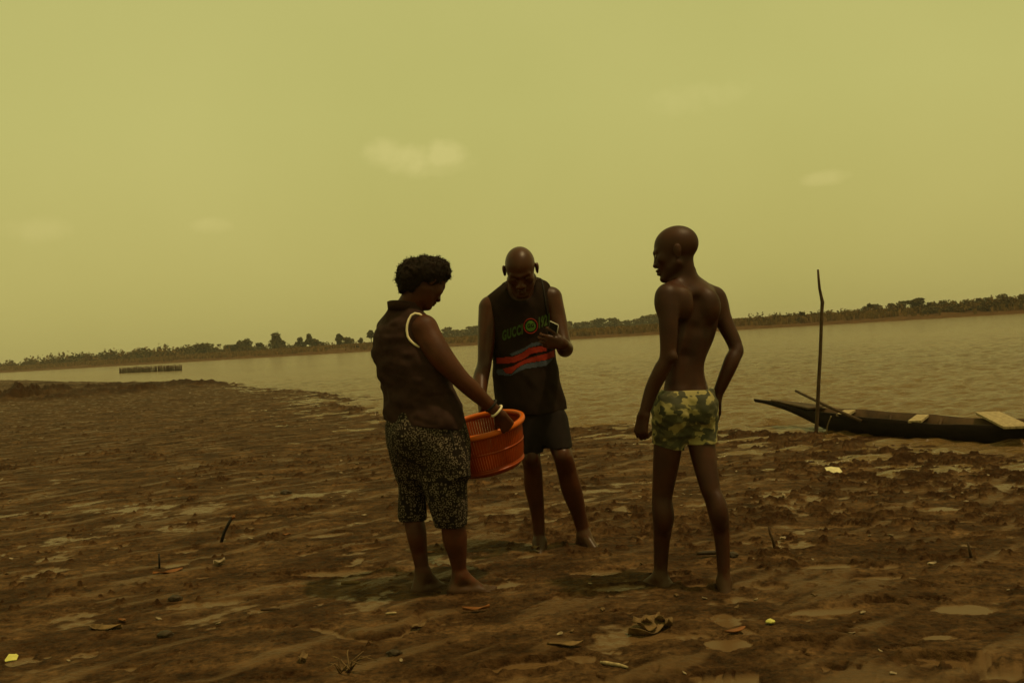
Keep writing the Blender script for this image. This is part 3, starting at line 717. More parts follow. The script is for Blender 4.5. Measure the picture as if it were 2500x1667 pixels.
    def mesh(s, relax=2):
        D = s.D; S = D < 0; n = [q - 1 for q in s.n]
        cnt = np.zeros(n, np.uint8); offs = [(i, j, k) for i in (0, 1) for j in (0, 1) for k in (0, 1)]
        for i, j, k in offs: cnt += S[i:n[0] + i, j:n[1] + j, k:n[2] + k]
        act = (cnt > 0) & (cnt < 8); idx = np.argwhere(act)
        ids = np.full(n, -1, np.int32); ids[act] = np.arange(len(idx))
        acc = np.zeros((len(idx), 3), np.float32); num = np.zeros(len(idx), np.float32)
        for c0 in offs:
            for a in range(3):
                if c0[a]: continue
                c1 = list(c0); c1[a] = 1
                d0 = D[idx[:, 0] + c0[0], idx[:, 1] + c0[1], idx[:, 2] + c0[2]]; d1 = D[idx[:, 0] + c1[0], idx[:, 1] + c1[1], idx[:, 2] + c1[2]]
                m = (d0 < 0) != (d1 < 0); t = np.where(m, d0 / np.where(m, d0 - d1, 1), 0)
                p = np.repeat(np.array(c0, np.float32)[None], len(idx), 0); p[:, a] += t
                acc += p * m[:, None]; num += m
        V = s.lo + s.h * (idx + acc / num[:, None])
        Q = []
        for a in range(3):
            sh = [slice(None)] * 3; sh2 = [slice(None)] * 3; sh[a] = slice(0, -1); sh2[a] = slice(1, None)
            e = np.argwhere(S[tuple(sh)] != S[tuple(sh2)]); b_, c_ = (a + 1) % 3, (a + 2) % 3
            ok = (e[:, b_] > 0) & (e[:, c_] > 0) & (e[:, b_] < n[b_]) & (e[:, c_] < n[c_]); e = e[ok]
            def cell(db, dc):
                q = e.copy(); q[:, b_] -= db; q[:, c_] -= dc; return ids[q[:, 0], q[:, 1], q[:, 2]]
            q = np.stack([cell(1, 1), cell(0, 1), cell(0, 0), cell(1, 0)], -1)
            ins = S[e[:, 0], e[:, 1], e[:, 2]]; q[~ins] = q[~ins][:, ::-1]
            Q.append(q)
        Q = np.concatenate(Q); Q = Q[(Q >= 0).all(1)]
        for _ in range(relax):
            sm = np.zeros_like(V); ct = np.zeros(len(V), np.float32)
            for i in range(4):
                a, b_ = Q[:, i], Q[:, (i + 1) % 4]
                for ax_ in range(3):
                    sm[:, ax_] += np.bincount(a, V[b_, ax_], len(V)) + np.bincount(b_, V[a, ax_], len(V))
                ct += np.bincount(a, minlength=len(V)) + np.bincount(b_, minlength=len(V))
            V = V * .45 + .55 * sm / np.maximum(ct, 1)[:, None]
        return V, Q
def stations(rows, Y, rho, f):
    """rows of (left px, right px, py): silhouette of the photo -> stations at depth Y for a body facing f"""
    out = []; r_ = (f[1], -f[0])
    for row in rows:
        l, r2, y = row[:3]; Yk = row[3] if len(row) > 3 else Y; rh = row[4] if len(row) > 4 else rho
        hw = (r2 - l) / 2 * mpp(Yk); a = hw / math.sqrt(r_[0] ** 2 + (rh * f[0]) ** 2)
        c = P((l + r2) / 2, y, Yk); out.append((np.array(c), a, a * rh))
    return out
def head(F, c, f, upv, s=1.0, neck=None, neck_r=(.055, .062), jaw=1.0, ear=1.0, fullness=1.0, nose=1.0):
    f = Vector(f).normalized(); upv = Vector(upv); upv = (upv - f * upv.dot(f)).normalized(); r_ = f.cross(upv)
    c = Vector(c); ax = (r_, f, upv)
    def L(a, b, d): return c + (r_ * a + f * b + upv * d) * s
    if neck is not None:
        F.cone(L(0, -.02, -.045), neck, neck_r[0], neck_r[1], .03)
    F.ell(L(0, -.010, .034), [q * s for q in (.076, .098, .083)], ax, .02)
    F.ell(L(0, .034, -.030), [q * s for q in (.060 * fullness, .058, .082)], ax, .03)
    for sg in (-1, 1):
        F.cone(L(sg * .052 * fullness, .0, -.050), L(sg * .018, .074, -.100), .020 * s * jaw, .017 * s * jaw, .022)
        F.ell(L(sg * .044 * fullness, .062, -.016), [.020 * s] * 3, ax, .02)
        F.cone(L(sg * .008, .088, .020), L(sg * .040, .072, .022), .010 * s, .010 * s, .012)
        F.ell(L(sg * .031, .098, .002), [.017 * s, .015 * s, .011 * s], ax, .012, 'd')
        F.ell(L(sg * .031, .078, .000), [.0135 * s] * 3, ax, .003)
        rot = (r_ * .92 + f * (sg * -.38), f * .92 - r_ * (sg * -.38), upv)
        F.ell(L(sg * .081 * ear, -.012, -.004), [.007 * s, .017 * s, .031 * s], rot, .006)
        F.ell(L(sg * .086 * ear, -.020, .006), [.005 * s, .014 * s, .022 * s], rot, .006)
        F.ell(L(sg * .015, .100, -.036), [.011 * s, .011 * s, .009 * s], ax, .008)
    F.ell(L(0, .080, -.100), [.020 * s * jaw, .015 * s, .014 * s], ax, .014)
    F.cone(L(0, .087, .006), L(0, .088 + .0165 * nose, -.033), .008 * s, .0125 * s, .012)
    F.ell(L(0, .094, -.060), [.024 * s, .012 * s, .0075 * s], ax, .006)
    F.ell(L(0, .092, -.074), [.021 * s, .012 * s, .0080 * s], ax, .006)
    F.ell(L(0, .106, -.0668), [.026 * s, .008 * s, .0022 * s], ax, .003, 'd')
    return L
def hand(F, wrist, d, n, side, curl=(40, 45, 30), s=1.0, wr=.026, thumb=(.55, .5), spread=.0, curls=None):
    """d wrist->knuckles, n the way the palm faces, side +1 if thumb lies along d x n"""
    d = Vector(d).normalized(); n = Vector(n); n = (n - d * n.dot(d)).normalized(); l = d.cross(n) * side
    w = Vector(wrist)
    offs = (.030, .010, -.010, -.028); lens = (.074, .082, .076, .060); kn = (.088, .092, .087, .078)
    for i in range(4):
        base = w + (d * kn[i] + l * offs[i]) * s
        F.cone(w + l * offs[i] * .55 * s + d * .008 * s, base, wr * .55, .0115 * s, .016)
        dirv = (d + l * (spread * (1.5 - i))).normalized(); p = base; ang = 0; rr = .0095 * s
        cu = curls[i] if curls else curl
        for j, fr in enumerate((.46, .30, .24)):
            ang += math.radians(cu[j] * (1 + .06 * i))
            q = p + (dirv * math.cos(ang) + n * math.sin(ang)) * lens[i] * fr * s
            F.cone(p, q, rr, rr * .90, .003); p = q; rr *= .90
    tb = w + (d * .022 + l * .026 + n * .006) * s
    F.cone(w + d * .01 * s, tb, wr * .6, .0145 * s, .012)
    td = (d * .75 + l * thumb[0] + n * .25).normalized(); p = tb + td * .040 * s; F.cone(tb, p, .0145 * s, .0115 * s, .008)
    td = (td + n * thumb[1] - l * .25).normalized(); q = p + td * .032 * s; F.cone(p, q, .0110 * s, .0098 * s, .004)
    td = (td + n * thumb[1] * .6 - l * .2).normalized(); F.cone(q, q + td * .026 * s, .0098 * s, .0080 * s, .004)
def foot(F, ankle, d, s=1.0, sink=0.0, z=0.0, side=1):
    """ankle joint position, heading d (horizontal), sole at height z"""
    d = Vector((d[0], d[1], 0)).normalized(); l = Vector((d.y, -d.x, 0)) * side; a = Vector(ankle)
    g = Vector((a.x, a.y, z))
    F.cone(a, g - d * .035 * s + Vector((0, 0, .032)), .036 * s, .033 * s, .02)
    F.cone(a + d * .01, g + d * .085 * s + Vector((0, 0, .034)), .036 * s, .027 * s, .025)
    for i, o in enumerate((-.026, 0, .026)):
        F.cone(g - d * .03 * s + Vector((0, 0, .028)) + l * o * .4, g + d * (.135 - .012 * i) * s + l * o * s + Vector((0, 0, .020)), .026 * s, .016 * s, .02)
    for i, (o, L_) in enumerate(((-.034, .180), (-.013, .178), (.004, .168), (.020, .156), (.035, .142))):
        rr = .0125 if i == 0 else .0088
        F.cone(g + d * (L_ - .045) * s + l * o * s + Vector((0, 0, .016)), g + d * L_ * s + l * o * s + Vector((0, 0, .012)), rr * s, rr * .9 * s, .004)
def person_obj(F, base, mat, label):
    V, Q = F.mesh(2); V = V - np.array(base)
    o = link('person', mesh_np('person', V, Q, mat), None, base); tag(o, label, 'person'); return o
def part(name, F, base, mat, parent, relax=2):
    V, Q = F.mesh(relax); o = link(name, mesh_np(name, V - np.array(base), Q, mat), parent); return o, V, Q
def bvh(V, Q): return BVHTree.FromPolygons([tuple(v) for v in V], [tuple(q) for q in Q])
def add_eyes(L, base, parent):
    for sg in (-1, 1):
        bm = bmesh.new(); bmesh.ops.create_uvsphere(bm, u_segments=12, v_segments=8, radius=.0125)
        o = link('eye', mesh_bm('eye', bm, M_eye, True), parent); o.location = L(sg * .031, .0795, .001) - Vector(base)
HB = .004

# ------------------------------------------------------------------ the woman
f = (.72, .694); Y = 4.92
base = Vector((G(1070, 1434).x, 4.92, 0.0))
tors = stations([(972, 1022, 752, 4.90, .95), (950, 1040, 770, 4.90, .75), (928, 1054, 790, 4.91), (915, 1066, 820), (913, 1076, 855), (920, 1086, 895), (936, 1102, 940), (942, 1116, 985), (938, 1124, 1015), (942, 1130, 1045), (950, 1137, 1080)], Y, .74, f)
LW = [P(1004, 1080, 4.99), P(1006, 1187, 5.01), P(1010, 1262, 5.02), P(1016, 1300, 5.02), P(1030, 1385, 5.0)]
RW = [P(1086, 1085, 4.86), P(1088, 1187, 4.84), P(1103, 1270, 4.86), P(1112, 1310, 4.88), P(1121, 1392, 4.90)]
zL, zR = gz(LW[-1]) - .030, gz(RW[-1]) - .024
F = Field((base.x - .48, 4.40, -.12), (base.x + .52, 5.40, 1.72), HB)
F.stack(tors, f, .03, -.016)
F.cone(P(985, 775, 4.92), P(1035, 800, 4.80), .06, .055, .04); F.cone(P(975, 775, 4.92), P(948, 800, 5.05), .06, .055, .04)
F.chain([P(1036, 803, 4.80), P(1072, 864, 4.76), P(1121, 921, 4.76), P(1150, 948, 4.78), P(1180, 976, 4.81), P(1220, 1012, 4.85)], [.064, .060, .045, .043, .035, .026], .03)
F.chain(LW, [.09, .062, .052, .049, .034], .03); F.chain(RW, [.10, .075, .058, .056, .035], .03)
F.ell(P(1018, 1305, 4.985), (.040, .045, .075), None, .03); F.ell(P(1106, 1312, 4.87), (.046, .05, .08), None, .03)
foot(F, LW[-1] - Vector((0, 0, .03)), (.75, .66), .98, z=zL, side=-1); foot(F, RW[-1] - Vector((0, 0, .03)), (.98, .20), 1.0, z=zR, side=1)
# far arm reaches round to the basket
F.chain([P(950, 806, 5.06), P(1010, 880, 5.22), P(1060, 955, 5.30), P(1095, 1000, 5.26)], [.058, .048, .038, .028], .02)
hand(F, P(1095, 1002, 5.26), (.35, -.10, -.9), (.8, -.5, 0), 1, (35, 55, 35), .95)
hand(F, P(1220, 1012, 4.85), P(1247, 1052, 4.90) - P(1220, 1012, 4.85), (.25, .75, -.55), -1, (48, 62, 40), .98, .026, (.45, .9), .05)
HW = P(1042, 688, 4.90); th = R(40)
hf = Vector((.82 * math.cos(th), .57 * math.cos(th), -math.sin(th)))
Lh = head(F, HW, hf, (0, 0, 1), .98, P(990, 768, 4.92), (.056, .066), .95, 1.0, 1.02)
woman = person_obj(F, base, M_skinW, 'woman in charcoal sleeveless blouse and patterned cropped trousers, looking down into basket')
# hair
F = Field(HW - Vector((.24, .24, .2)), HW + Vector((.24, .24, .24)), .005)
def hp(px, py, Y_=4.90): return P(px, py, Y_)
for px, py, Y_, rx, ry, rz in ((1034, 667, 4.89, .112, .104, .071), (1000, 672, 4.88, .062, .085, .062), (1066, 660, 4.92, .058, .085, .058), (1032, 650, 4.9, .07, .07, .043),
                               (994, 690, 4.88, .044, .07, .055), (1010, 700, 4.88, .055, .06, .045), (1084, 662, 4.93, .030, .06, .045)):
    F.ell(hp(px, py, Y_), (rx, ry, rz), None, .03)
X, Y3, Z3 = F.ax[0][:, None, None], F.ax[1][None, :, None], F.ax[2][None, None, :]
F.D = (F.D + .010 * vn3(X * 32, Y3 * 32, Z3 * 32, 5) + .006 * vn3(X * 75, Y3 * 75, Z3 * 75, 6)).astype(np.float32)
hairo, HV, HQ = part('hair', F, base, M_hair, woman, 0)
# fine frizz: short kinked strands rooted in the hair
bm = bmesh.new(); hc = np.array(P(1034, 672, 4.9))
for i in RNG.integers(0, len(HV), 2600):
    p = Vector(HV[i]); o_ = (p - Vector(hc)).normalized()
    a = o_.orthogonal().normalized() * .0035; pts = [p - o_ * .004]
    for j in range(3): pts.append(pts[-1] + (o_ * .5 + Vector(RNG.normal(size=3)) * .6).normalized() * RNG.uniform(.004, .009))
    q = Vector(RNG.normal(size=3)).normalized() * .0013
    vs = [(bm.verts.new(v - q - base), bm.verts.new(v + q - base)) for v in pts]
    for (a1, a2), (b1, b2) in zip(vs, vs[1:]): bm.faces.new((a1, a2, b2, b1))
link('hair_frizz', mesh_bm('hair_frizz', bm, M_hair), hairo)
# blouse
bl_st = [s_ for s_ in tors if s_[0][2] > P(1000, 1062, 4.92).z]
def folds(ax_, ay, az_, amp, seed):
    return lambda X, Y_, Z_: amp * vn3(X * ax_, Y_ * ay, Z_ * az_, seed) + amp * .5 * vn3(X * ax_ * 2.3 + Z_ * 9, Y_ * ay * 2.3, Z_ * az_ * 2.1, seed + 3)
F = Field((base.x - .40, 4.50, .62), (base.x + .40, 5.32, 1.62), .005)
F.stack(bl_st, f, .02, .013, folds(9, 9, 18, .012, 41))
F.cone(P(985, 770, 4.91), P(1016, 778, 4.81), .062, .040, .035); F.cone(P(975, 772, 4.92), P(944, 800, 5.04), .062, .052, .04)
X, Y3, Z3 = F.ax[0][:, None, None], F.ax[1][None, :, None], F.ax[2][None, None, :]
hem = P(1020, 1040, 4.92).z
F.D = np.maximum(F.D, hem - Z3 + (X - base.x) * -.16 + .012 * vn3(X * 7, Y3 * 7, Z3 * 0, 4)).astype(np.float32)
blo, BV, BQ = part('blouse', F, base, M_blouse, woman)
bt = bvh(BV, BQ)
# stand collar: an open band round the neck
bm = bmesh.new(); nc = P(990, 752, 4.905); rows = []
for i in range(28):
    a = 2 * math.pi * i / 28; fr = Vector((f[0], f[1], 0)); rr = Vector((f[1], -f[0], 0))
    back = (1 - math.cos(a)) / 2        # 1 at the nape
    q = nc + rr * math.sin(a) * .074 + fr * (math.cos(a) * .078) + Vector((0, 0, -.035 + .035 * back))
    o_ = (rr * math.sin(a) + fr * math.cos(a))
    rows.append([q - o_ * .004, q + Vector((0, 0, .040)) + o_ * .006, q + Vector((0, 0, .038)) + o_ * .012, q + o_ * .010 - Vector((0, 0, .006))])
vs = [[bm.verts.new(v - base) for v in r_] for r_ in rows]
for i in range(28):
    a, b_ = vs[i], vs[(i + 1) % 28]
    for j in range(4): bm.faces.new((a[j], a[(j + 1) % 4], b_[(j + 1) % 4], b_[j]))
link('collar', mesh_bm('collar', bm, M_blouse, True), blo)
# cream binding round the near armhole
def snap(px, py, tree, off=.003, Yf=4.7):
    d = ray(px, py).normalized(); h_ = tree.ray_cast(CAM, d)
    return (h_[0] - d * off) if h_[0] else P(px, py, Yf)
trim_px = [(1036, 774), (1024, 767), (1013, 765), (1004, 770), (998, 780), (994, 793), (993, 806), (995, 820), (1000, 829), (1007, 836), (1015, 842), (1024, 848)]
pts = [snap(x, y, bt) for x, y in trim_px]
bm = bmesh.new(); tube(bm, [p - base for p in pts], [.004] + [.0058] * 10 + [.004], 8); link('armhole_trim', mesh_bm('armhole_trim', bm, M_trim, True), blo)
# trousers
M_pant, nt, b = mat_new('patterned_cotton')
t = nd(nt, 'ShaderNodeTexCoord').outputs['Object']
mp = nd(nt, 'ShaderNodeMapping', {'Vector': t, 'Scale': (1, .55, 1.05)}).outputs[0]
vo = nd(nt, 'ShaderNodeTexVoronoi', {'Vector': mp, 'Scale': 52, 'Randomness': .5})
m1 = nd(nt, 'ShaderNodeMath', {0: vo.outputs['Distance'], 1: .40}, operation='SUBTRACT').outputs[0]
m2 = nd(nt, 'ShaderNodeMath', {0: m1}, operation='ABSOLUTE').outputs[0]
ring = nd(nt, 'ShaderNodeMapRange', {0: m2, 1: .05, 2: .12, 3: 1., 4: 0.}).outputs[0]
br = nd(nt, 'ShaderNodeTexNoise', {'Vector': t, 'Scale': 150, 'Detail': 2}).outputs[0]
brm = nd(nt, 'ShaderNodeMapRange', {0: br, 1: .42, 2: .56, 3: 0., 4: 1.}).outputs[0]
rr_ = nd(nt, 'ShaderNodeMath', {0: ring, 1: brm}, operation='MULTIPLY').outputs[0]
nt.links.new(nd(nt, 'ShaderNodeMixRGB', {0: rr_, 1: (.010, .0058, .0035, 1), 2: (.17, .125, .09, 1)}).outputs[0], b.inputs['Base Color'])
b.inputs['Roughness'].default_value = .9; b.inputs['Specular IOR Level'].default_value = .12
F = Field((base.x - .38, 4.55, .22), (base.x + .38, 5.34, 1.0), .005)
pst = stations([(945, 1122, 1000), (942, 1130, 1040), (950, 1139, 1080), (956, 1141, 1105, 4.92, .66), (962, 1141, 1130, 4.92, .5), (966, 1140, 1150, 4.93, .36)], Y, .76, f)
fo = folds(11, 11, 8, .007, 55)
F.stack(pst, f, .03, .006, fo)
F.chain([P(1003, 1075, 4.93), P(1004, 1130, 4.955), P(1006, 1187, 4.985), P(1006, 1258, 5.02)], [.105, .088, .068, .074], .06)
F.chain([P(1080, 1075, 4.87), P(1084, 1130, 4.86), P(1086, 1187, 4.85), P(1094, 1235, 4.85), P(1103, 1284, 4.86)], [.118, .114, .106, .092, .074], .06)
F.ell(P(1012, 1070, 4.82), (.11, .10, .11), None, .05)
X, Y3, Z3 = F.ax[0][:, None, None], F.ax[1][None, :, None], F.ax[2][None, None, :]
hz = np.where(X < P(1052, 1200, 4.92).x, P(1006, 1268, 5.0).z, P(1103, 1284, 4.86).z)
F.D = (F.D + .007 * vn3(X * 16, Y3 * 16, Z3 * 7, 8)).astype(np.float32)
F.D = np.maximum(F.D, hz - Z3 + .014 * vn3(X * 12, Y3 * 12, Z3 * 0, 3)).astype(np.float32)
tro, TV, TQ = part('trousers', F, base, M_pant, woman)
tt = bvh(TV, TQ); bm = bmesh.new()
tube(bm, [snap(x, y, tt, .002) - base for x, y in ((1086, 1022), (1093, 1036), (1100, 1055), (1106, 1075), (1110, 1096))], [.003, .005, .006, .005, .003], 6)
link('pocket', mesh_bm('pocket', bm, M_blackstick, True), tro)
# wrist bangles
for (x, y), (dx, dy2), m_, rr in (((1213, 1003), (.7, .7), M_trim, .033), ((1199, 990), (.7, .7), M_blackstick, .034)):
    c = P(x, y, 4.82); d_ = (P(1214, 1006, 4.82) - P(1180, 976, 4.80)).normalized(); u_ = d_.orthogonal().normalized(); v_ = d_.cross(u_)
    bm = bmesh.new(); loop_tube(bm, [c + (u_ * math.cos(a) + v_ * math.sin(a)) * rr - base for a in [k * math.pi / 12 for k in range(24)]], .0055, 8)
    bo = link('bangle', mesh_bm('bangle', bm, m_, True), woman)
    bo['label'] = 'cream bangle at the wrist' if m_ is M_trim else 'dark bangle higher on the forearm'

# ------------------------------------------------------------------ the bald man
f = (.10, -.995); Y = 5.74
base = Vector((G(1365, 1330).x, 5.72, 0.0))
tors = stations([(1236, 1306, 692, 5.70, .8), (1205, 1340, 712, 5.72, .6), (1196, 1350, 738, 5.73), (1197, 1352, 775), (1202, 1350, 830), (1206, 1352, 880), (1212, 1360, 930), (1228, 1370, 975), (1240, 1379, 1012), (1252, 1384, 1050)], Y, .62, f)
LM = [P(1292, 1050, 5.70), P(1296, 1115, 5.64), P(1301, 1150, 5.66), P(1303, 1187, 5.68), P(1312, 1250, 5.70), P(1317, 1312, 5.70)]
RM = [P(1352, 1045, 5.70), P(1374, 1112, 5.60), P(1384, 1150, 5.63), P(1396, 1197, 5.66), P(1412, 1250, 5.70), P(1424, 1300, 5.71)]
F = Field((base.x - .66, 5.12, -.15), (base.x + .42, 6.05, 1.78), HB)
F.stack(tors, f, .03, -.014)
F.cone(P(1271, 700, 5.72), P(1200, 745, 5.72), .05, .052, .04); F.cone(P(1275, 700, 5.72), P(1343, 725, 5.74), .05, .052, .04)
F.chain([P(1195, 752, 5.72), P(1189, 810, 5.69), P(1183, 885, 5.64), P(1174, 925, 5.56), P(1174, 968, 5.44)], [.063, .053, .041, .044, .028], .025)
F.chain([P(1346, 728, 5.73), P(1362, 785, 5.70), P(1376, 846, 5.62), P(1380, 850, 5.54), P(1376, 840, 5.43)], [.063, .052, .044, .045, .031], .025)
hand(F, P(1174, 970, 5.44), (.05, -.55, -.75), (.95, .2, -.3), -1, (45, 60, 40), .98)
hand(F, P(1375, 839, 5.42), (-.88, -.12, .16), (.1, .95, .2), -1, (28, 42, 30), 1.0, .029, (.6, .3))
F.chain(LM, [.070, .054, .053, .054, .040, .032], .03); F.chain(RM, [.070, .056, .056, .058, .044, .034], .03)
F.ell(P(1297, 1118, 5.60), (.040, .035, .045), None, .02); F.ell(P(1374, 1114, 5.57), (.042, .036, .045), None, .02)
zl, zr = gz(LM[-1]) - .085, gz(RM[-1]) - .055
foot(F, LM[-1] - Vector((0, 0, .03)), (-.12, -1), 1.04, z=zl, side=1); foot(F, RM[-1] - Vector((0, 0, .02)), (.62, -.78), 1.04, z=zr, side=-1)
HM = P(1271, 660, 5.54); th = R(36)
hf = Vector((-.06 * math.cos(th), -math.cos(th), -math.sin(th)))
upm = (Vector((0, 0, 1)) + rt * -.02).normalized()
Lm = head(F, HM, hf, upm, 1.09, P(1272, 712, 5.72), (.058, .066), 1.12, 1.02, 1.05)
man = person_obj(F, base, M_skinM, 'bald man in black sleeveless shirt with red stripes, bowing over his hand')
# shirt
F = Field((base.x - .45, 5.38, .62), (base.x + .40, 6.08, 1.60), .005)
sst = stations([(1236, 1306, 692, 5.70, .8), (1205, 1338, 712, 5.72, .6), (1194, 1348, 738, 5.73), (1196, 1351, 775), (1201, 1351, 830), (1202, 1354, 880), (1202, 1366, 930), (1208, 1378, 975), (1222, 1386, 1015), (1226, 1388, 1024)], Y, .66, f)
F.stack(sst, f, .02, .004, folds(10, 10, 7, .011, 141))
F.cone(P(1258, 700, 5.72), P(1203, 741, 5.72), .058, .054, .03); F.cone(P(1288, 694, 5.72), P(1322, 706, 5.73), .058, .054, .03)
nk = P(1271, 700, 5.66)
F.ell(nk + Vector((0, -.05, .0)), (.082, .11, .085), None, .015, 'd')
X, Y3, Z3 = F.ax[0][:, None, None], F.ax[1][None, :, None], F.ax[2][None, None, :]
hem = P(1330, 1010, 5.60).z
F.D = np.maximum(F.D, hem - Z3 - (X - base.x) * -.05 + .010 * vn3(X * 7, Y3 * 7, Z3 * 0, 14)).astype(np.float32)
sho, SV_, SQ = part('shirt', F, base, M_black, man)
stree = bvh(SV_, SQ)
bm = bmesh.new()       # dark binding of the armhole
tube(bm, [snap(x, y, stree, .003, 5.6) - base for x, y in ((1322, 684), (1326, 700), (1329, 720), (1332, 745), (1336, 770))], .005, 6); link('armhole_trim', mesh_bm('armhole_trim', bm, M_blackstick, True), sho)
def print_poly(name, polys, mat, off=.0035, step=2.0):
    V, F_ = [], []
    idx = {}
    for pl in polys:
        xs = [q[0] for q in pl]; ys = [q[1] for q in pl]
        nx = int((max(xs) - min(xs)) / step) + 1; ny = int((max(ys) - min(ys)) / step) + 1
        gx, gy = np.meshgrid(min(xs) + step * (np.arange(nx) + .5), min(ys) + step * (np.arange(ny) + .5), indexing='ij')
        ins = sd_poly(gx, gy, pl) > 0
        def vid(i, j):
            k_ = (id(pl), i, j)
            if k_ not in idx:
                idx[k_] = len(V); V.append(snap(min(xs) + step * i, min(ys) + step * j, stree, off, 5.6) - base)
            return idx[k_]
        for i in range(nx):
            for j in range(ny):
                if ins[i, j]: F_.append((vid(i, j), vid(i, j + 1), vid(i + 1, j + 1), vid(i + 1, j)))
    return link(name, mesh_np(name, np.array([tuple(v) for v in V]), np.array(F_), mat), sho)
def r1(pts): return [(860 + x * .28063, 580 + y * .28063) for x, y in pts]
print_poly('red_print', [r1([(1255, 1048), (1400, 1035), (1470, 1008), (1540, 960), (1680, 938), (1692, 984), (1560, 1008), (1490, 1058), (1400, 1090), (1255, 1096)]),
                         r1([(1310, 1140), (1400, 1118), (1470, 1075), (1560, 1040), (1700, 1005), (1760, 975), (1760, 1035), (1690, 1062), (1500, 1095), (1440, 1130), (1385, 1182), (1335, 1178)])], M_red)
print_poly('grey_print', [r1([(1370, 1010), (1500, 958), (1560, 918), (1655, 902), (1645, 930), (1540, 956), (1468, 1004), (1390, 1030)]),
                          r1([(1255, 1150), (1305, 1142), (1335, 1182), (1385, 1186), (1440, 1134), (1500, 1100), (1690, 1066), (1752, 1045), (1690, 1115), (1500, 1142), (1370, 1205), (1260, 1190)])], M_grey, .0028)
def lettering(text, x0, y0, dx, dyv, height, mat, name, off=.0045, width=None, slant=0.0):
    """text laid on the shirt from (x0,y0) along (dx,dyv) px"""
    cu = bpy.data.curves.new('txt', 'FONT'); cu.body = text; cu.size = 1; cu.offset = .045; cu.resolution_u = 3; cu.space_character = 1.15
    to = bpy.data.objects.new('txt', cu); COL.objects.link(to)
    dg = bpy.context.evaluated_depsgraph_get(); m_ = bpy.data.meshes.new_from_object(to.evaluated_get(dg))
    bpy.data.objects.remove(to); bpy.data.curves.remove(cu)
    w_ = max(v.co.x for v in m_.vertices); hh = max(v.co.y for v in m_.vertices)
    for v in m_.vertices:
        u = v.co.x / w_; q = v.co.y / hh
        v.co = snap(x0 + dx * u + slant * q, y0 + dyv * u - height * q, stree, off, 5.6) - base
    m_.materials.clear(); m_.materials.append(mat); m_.name = name
    return link(name, m_, sho)
lettering('GUCCI', 1226, 831, 50, -17, 24, M_green, 'lettering')
lettering('1921', 1313, 801, 29, -11, 26, M_green, 'lettering')
circ = lambda cx, cy, r_, n=36: [(cx + r_ * math.cos(2 * math.pi * i / n), cy + r_ * 1.08 * math.sin(2 * math.pi * i / n)) for i in range(n)]
em = print_poly('emblem', [circ(1295.5, 796, 12)], M_greend, .0035, 1.5)
bm = bmesh.new(); loop_tube(bm, [snap(x, y, stree, .003, 5.6) - base for x, y in circ(1295.5, 796, 16.5)], .0030, 6); o = link('ring', mesh_bm('ring', bm, M_red, True), em)
o = lettering('GG', 1287, 801, 17, -3, 10, M_black, 'monogram', .007); o.parent = em
# shorts
F = Field((base.x - .36, 5.40, .40), (base.x + .36, 6.05, 1.05), .005)
pst = stations([(1256, 1366, 985), (1250, 1378, 1020), (1254, 1388, 1060), (1262, 1388, 1078)], 5.72, .70, f)
F.stack(pst, f, .03, .002, folds(10, 10, 6, .006, 241))
F.chain([P(1292, 1035, 5.70), P(1295, 1075, 5.67), P(1295, 1115, 5.64)], [.088, .080, .068], .03); F.chain([P(1350, 1030, 5.71), P(1359, 1070, 5.66), P(1369, 1105, 5.61)], [.088, .082, .071], .03)
X, Y3, Z3 = F.ax[0][:, None, None], F.ax[1][None, :, None], F.ax[2][None, None, :]
hz = np.where(X < P(1326, 1080, 5.7).x, P(1290, 1103, 5.66).z, P(1367, 1090, 5.64).z)
F.D = np.maximum(F.D, hz - Z3 + .008 * vn3(X * 12, Y3 * 12, Z3 * 0, 3)).astype(np.float32)
part('shorts', F, base, M_navy, man)
# phone in his hand
ph = bpy.data.objects.new('phone', None); COL.objects.link(ph); ph.location = P(1350, 808, 5.425)
tag(ph, 'small dark phone with a shiny pale edge in the bald man\'s raised hand', 'phone')
bm = bmesh.new(); bmesh.ops.create_cube(bm, size=1, matrix=Matrix.Diagonal((.060, .105, .008, 1))); bmesh.ops.bevel(bm, geom=bm.edges[:], offset=.003, segments=2, affect='EDGES')
scr = link('case', mesh_bm('case', bm, M_steel, True), ph)
bm = bmesh.new(); bmesh.ops.create_cube(bm, size=1, matrix=Matrix.Translation((0, 0, .0022)) @ Matrix.Diagonal((.056, .101, .006, 1)))
link('screen', mesh_bm('screen', bm, M_phone), ph)
bm = bmesh.new(); bmesh.ops.create_cube(bm, size=1, matrix=Matrix.Translation((0, 0, -.0024)) @ Matrix.Diagonal((.054, .099, .006, 1)))
link('back_cover', mesh_bm('back_cover', bm, M_phone), ph)
zx = Vector((.62, .70, .30)).normalized(); yx = Vector((.50, .05, .80)); yx = (yx - zx * yx.dot(zx)).normalized(); xx = yx.cross(zx)
ph.rotation_euler = Matrix((xx, yx, zx)).transposed().to_euler()

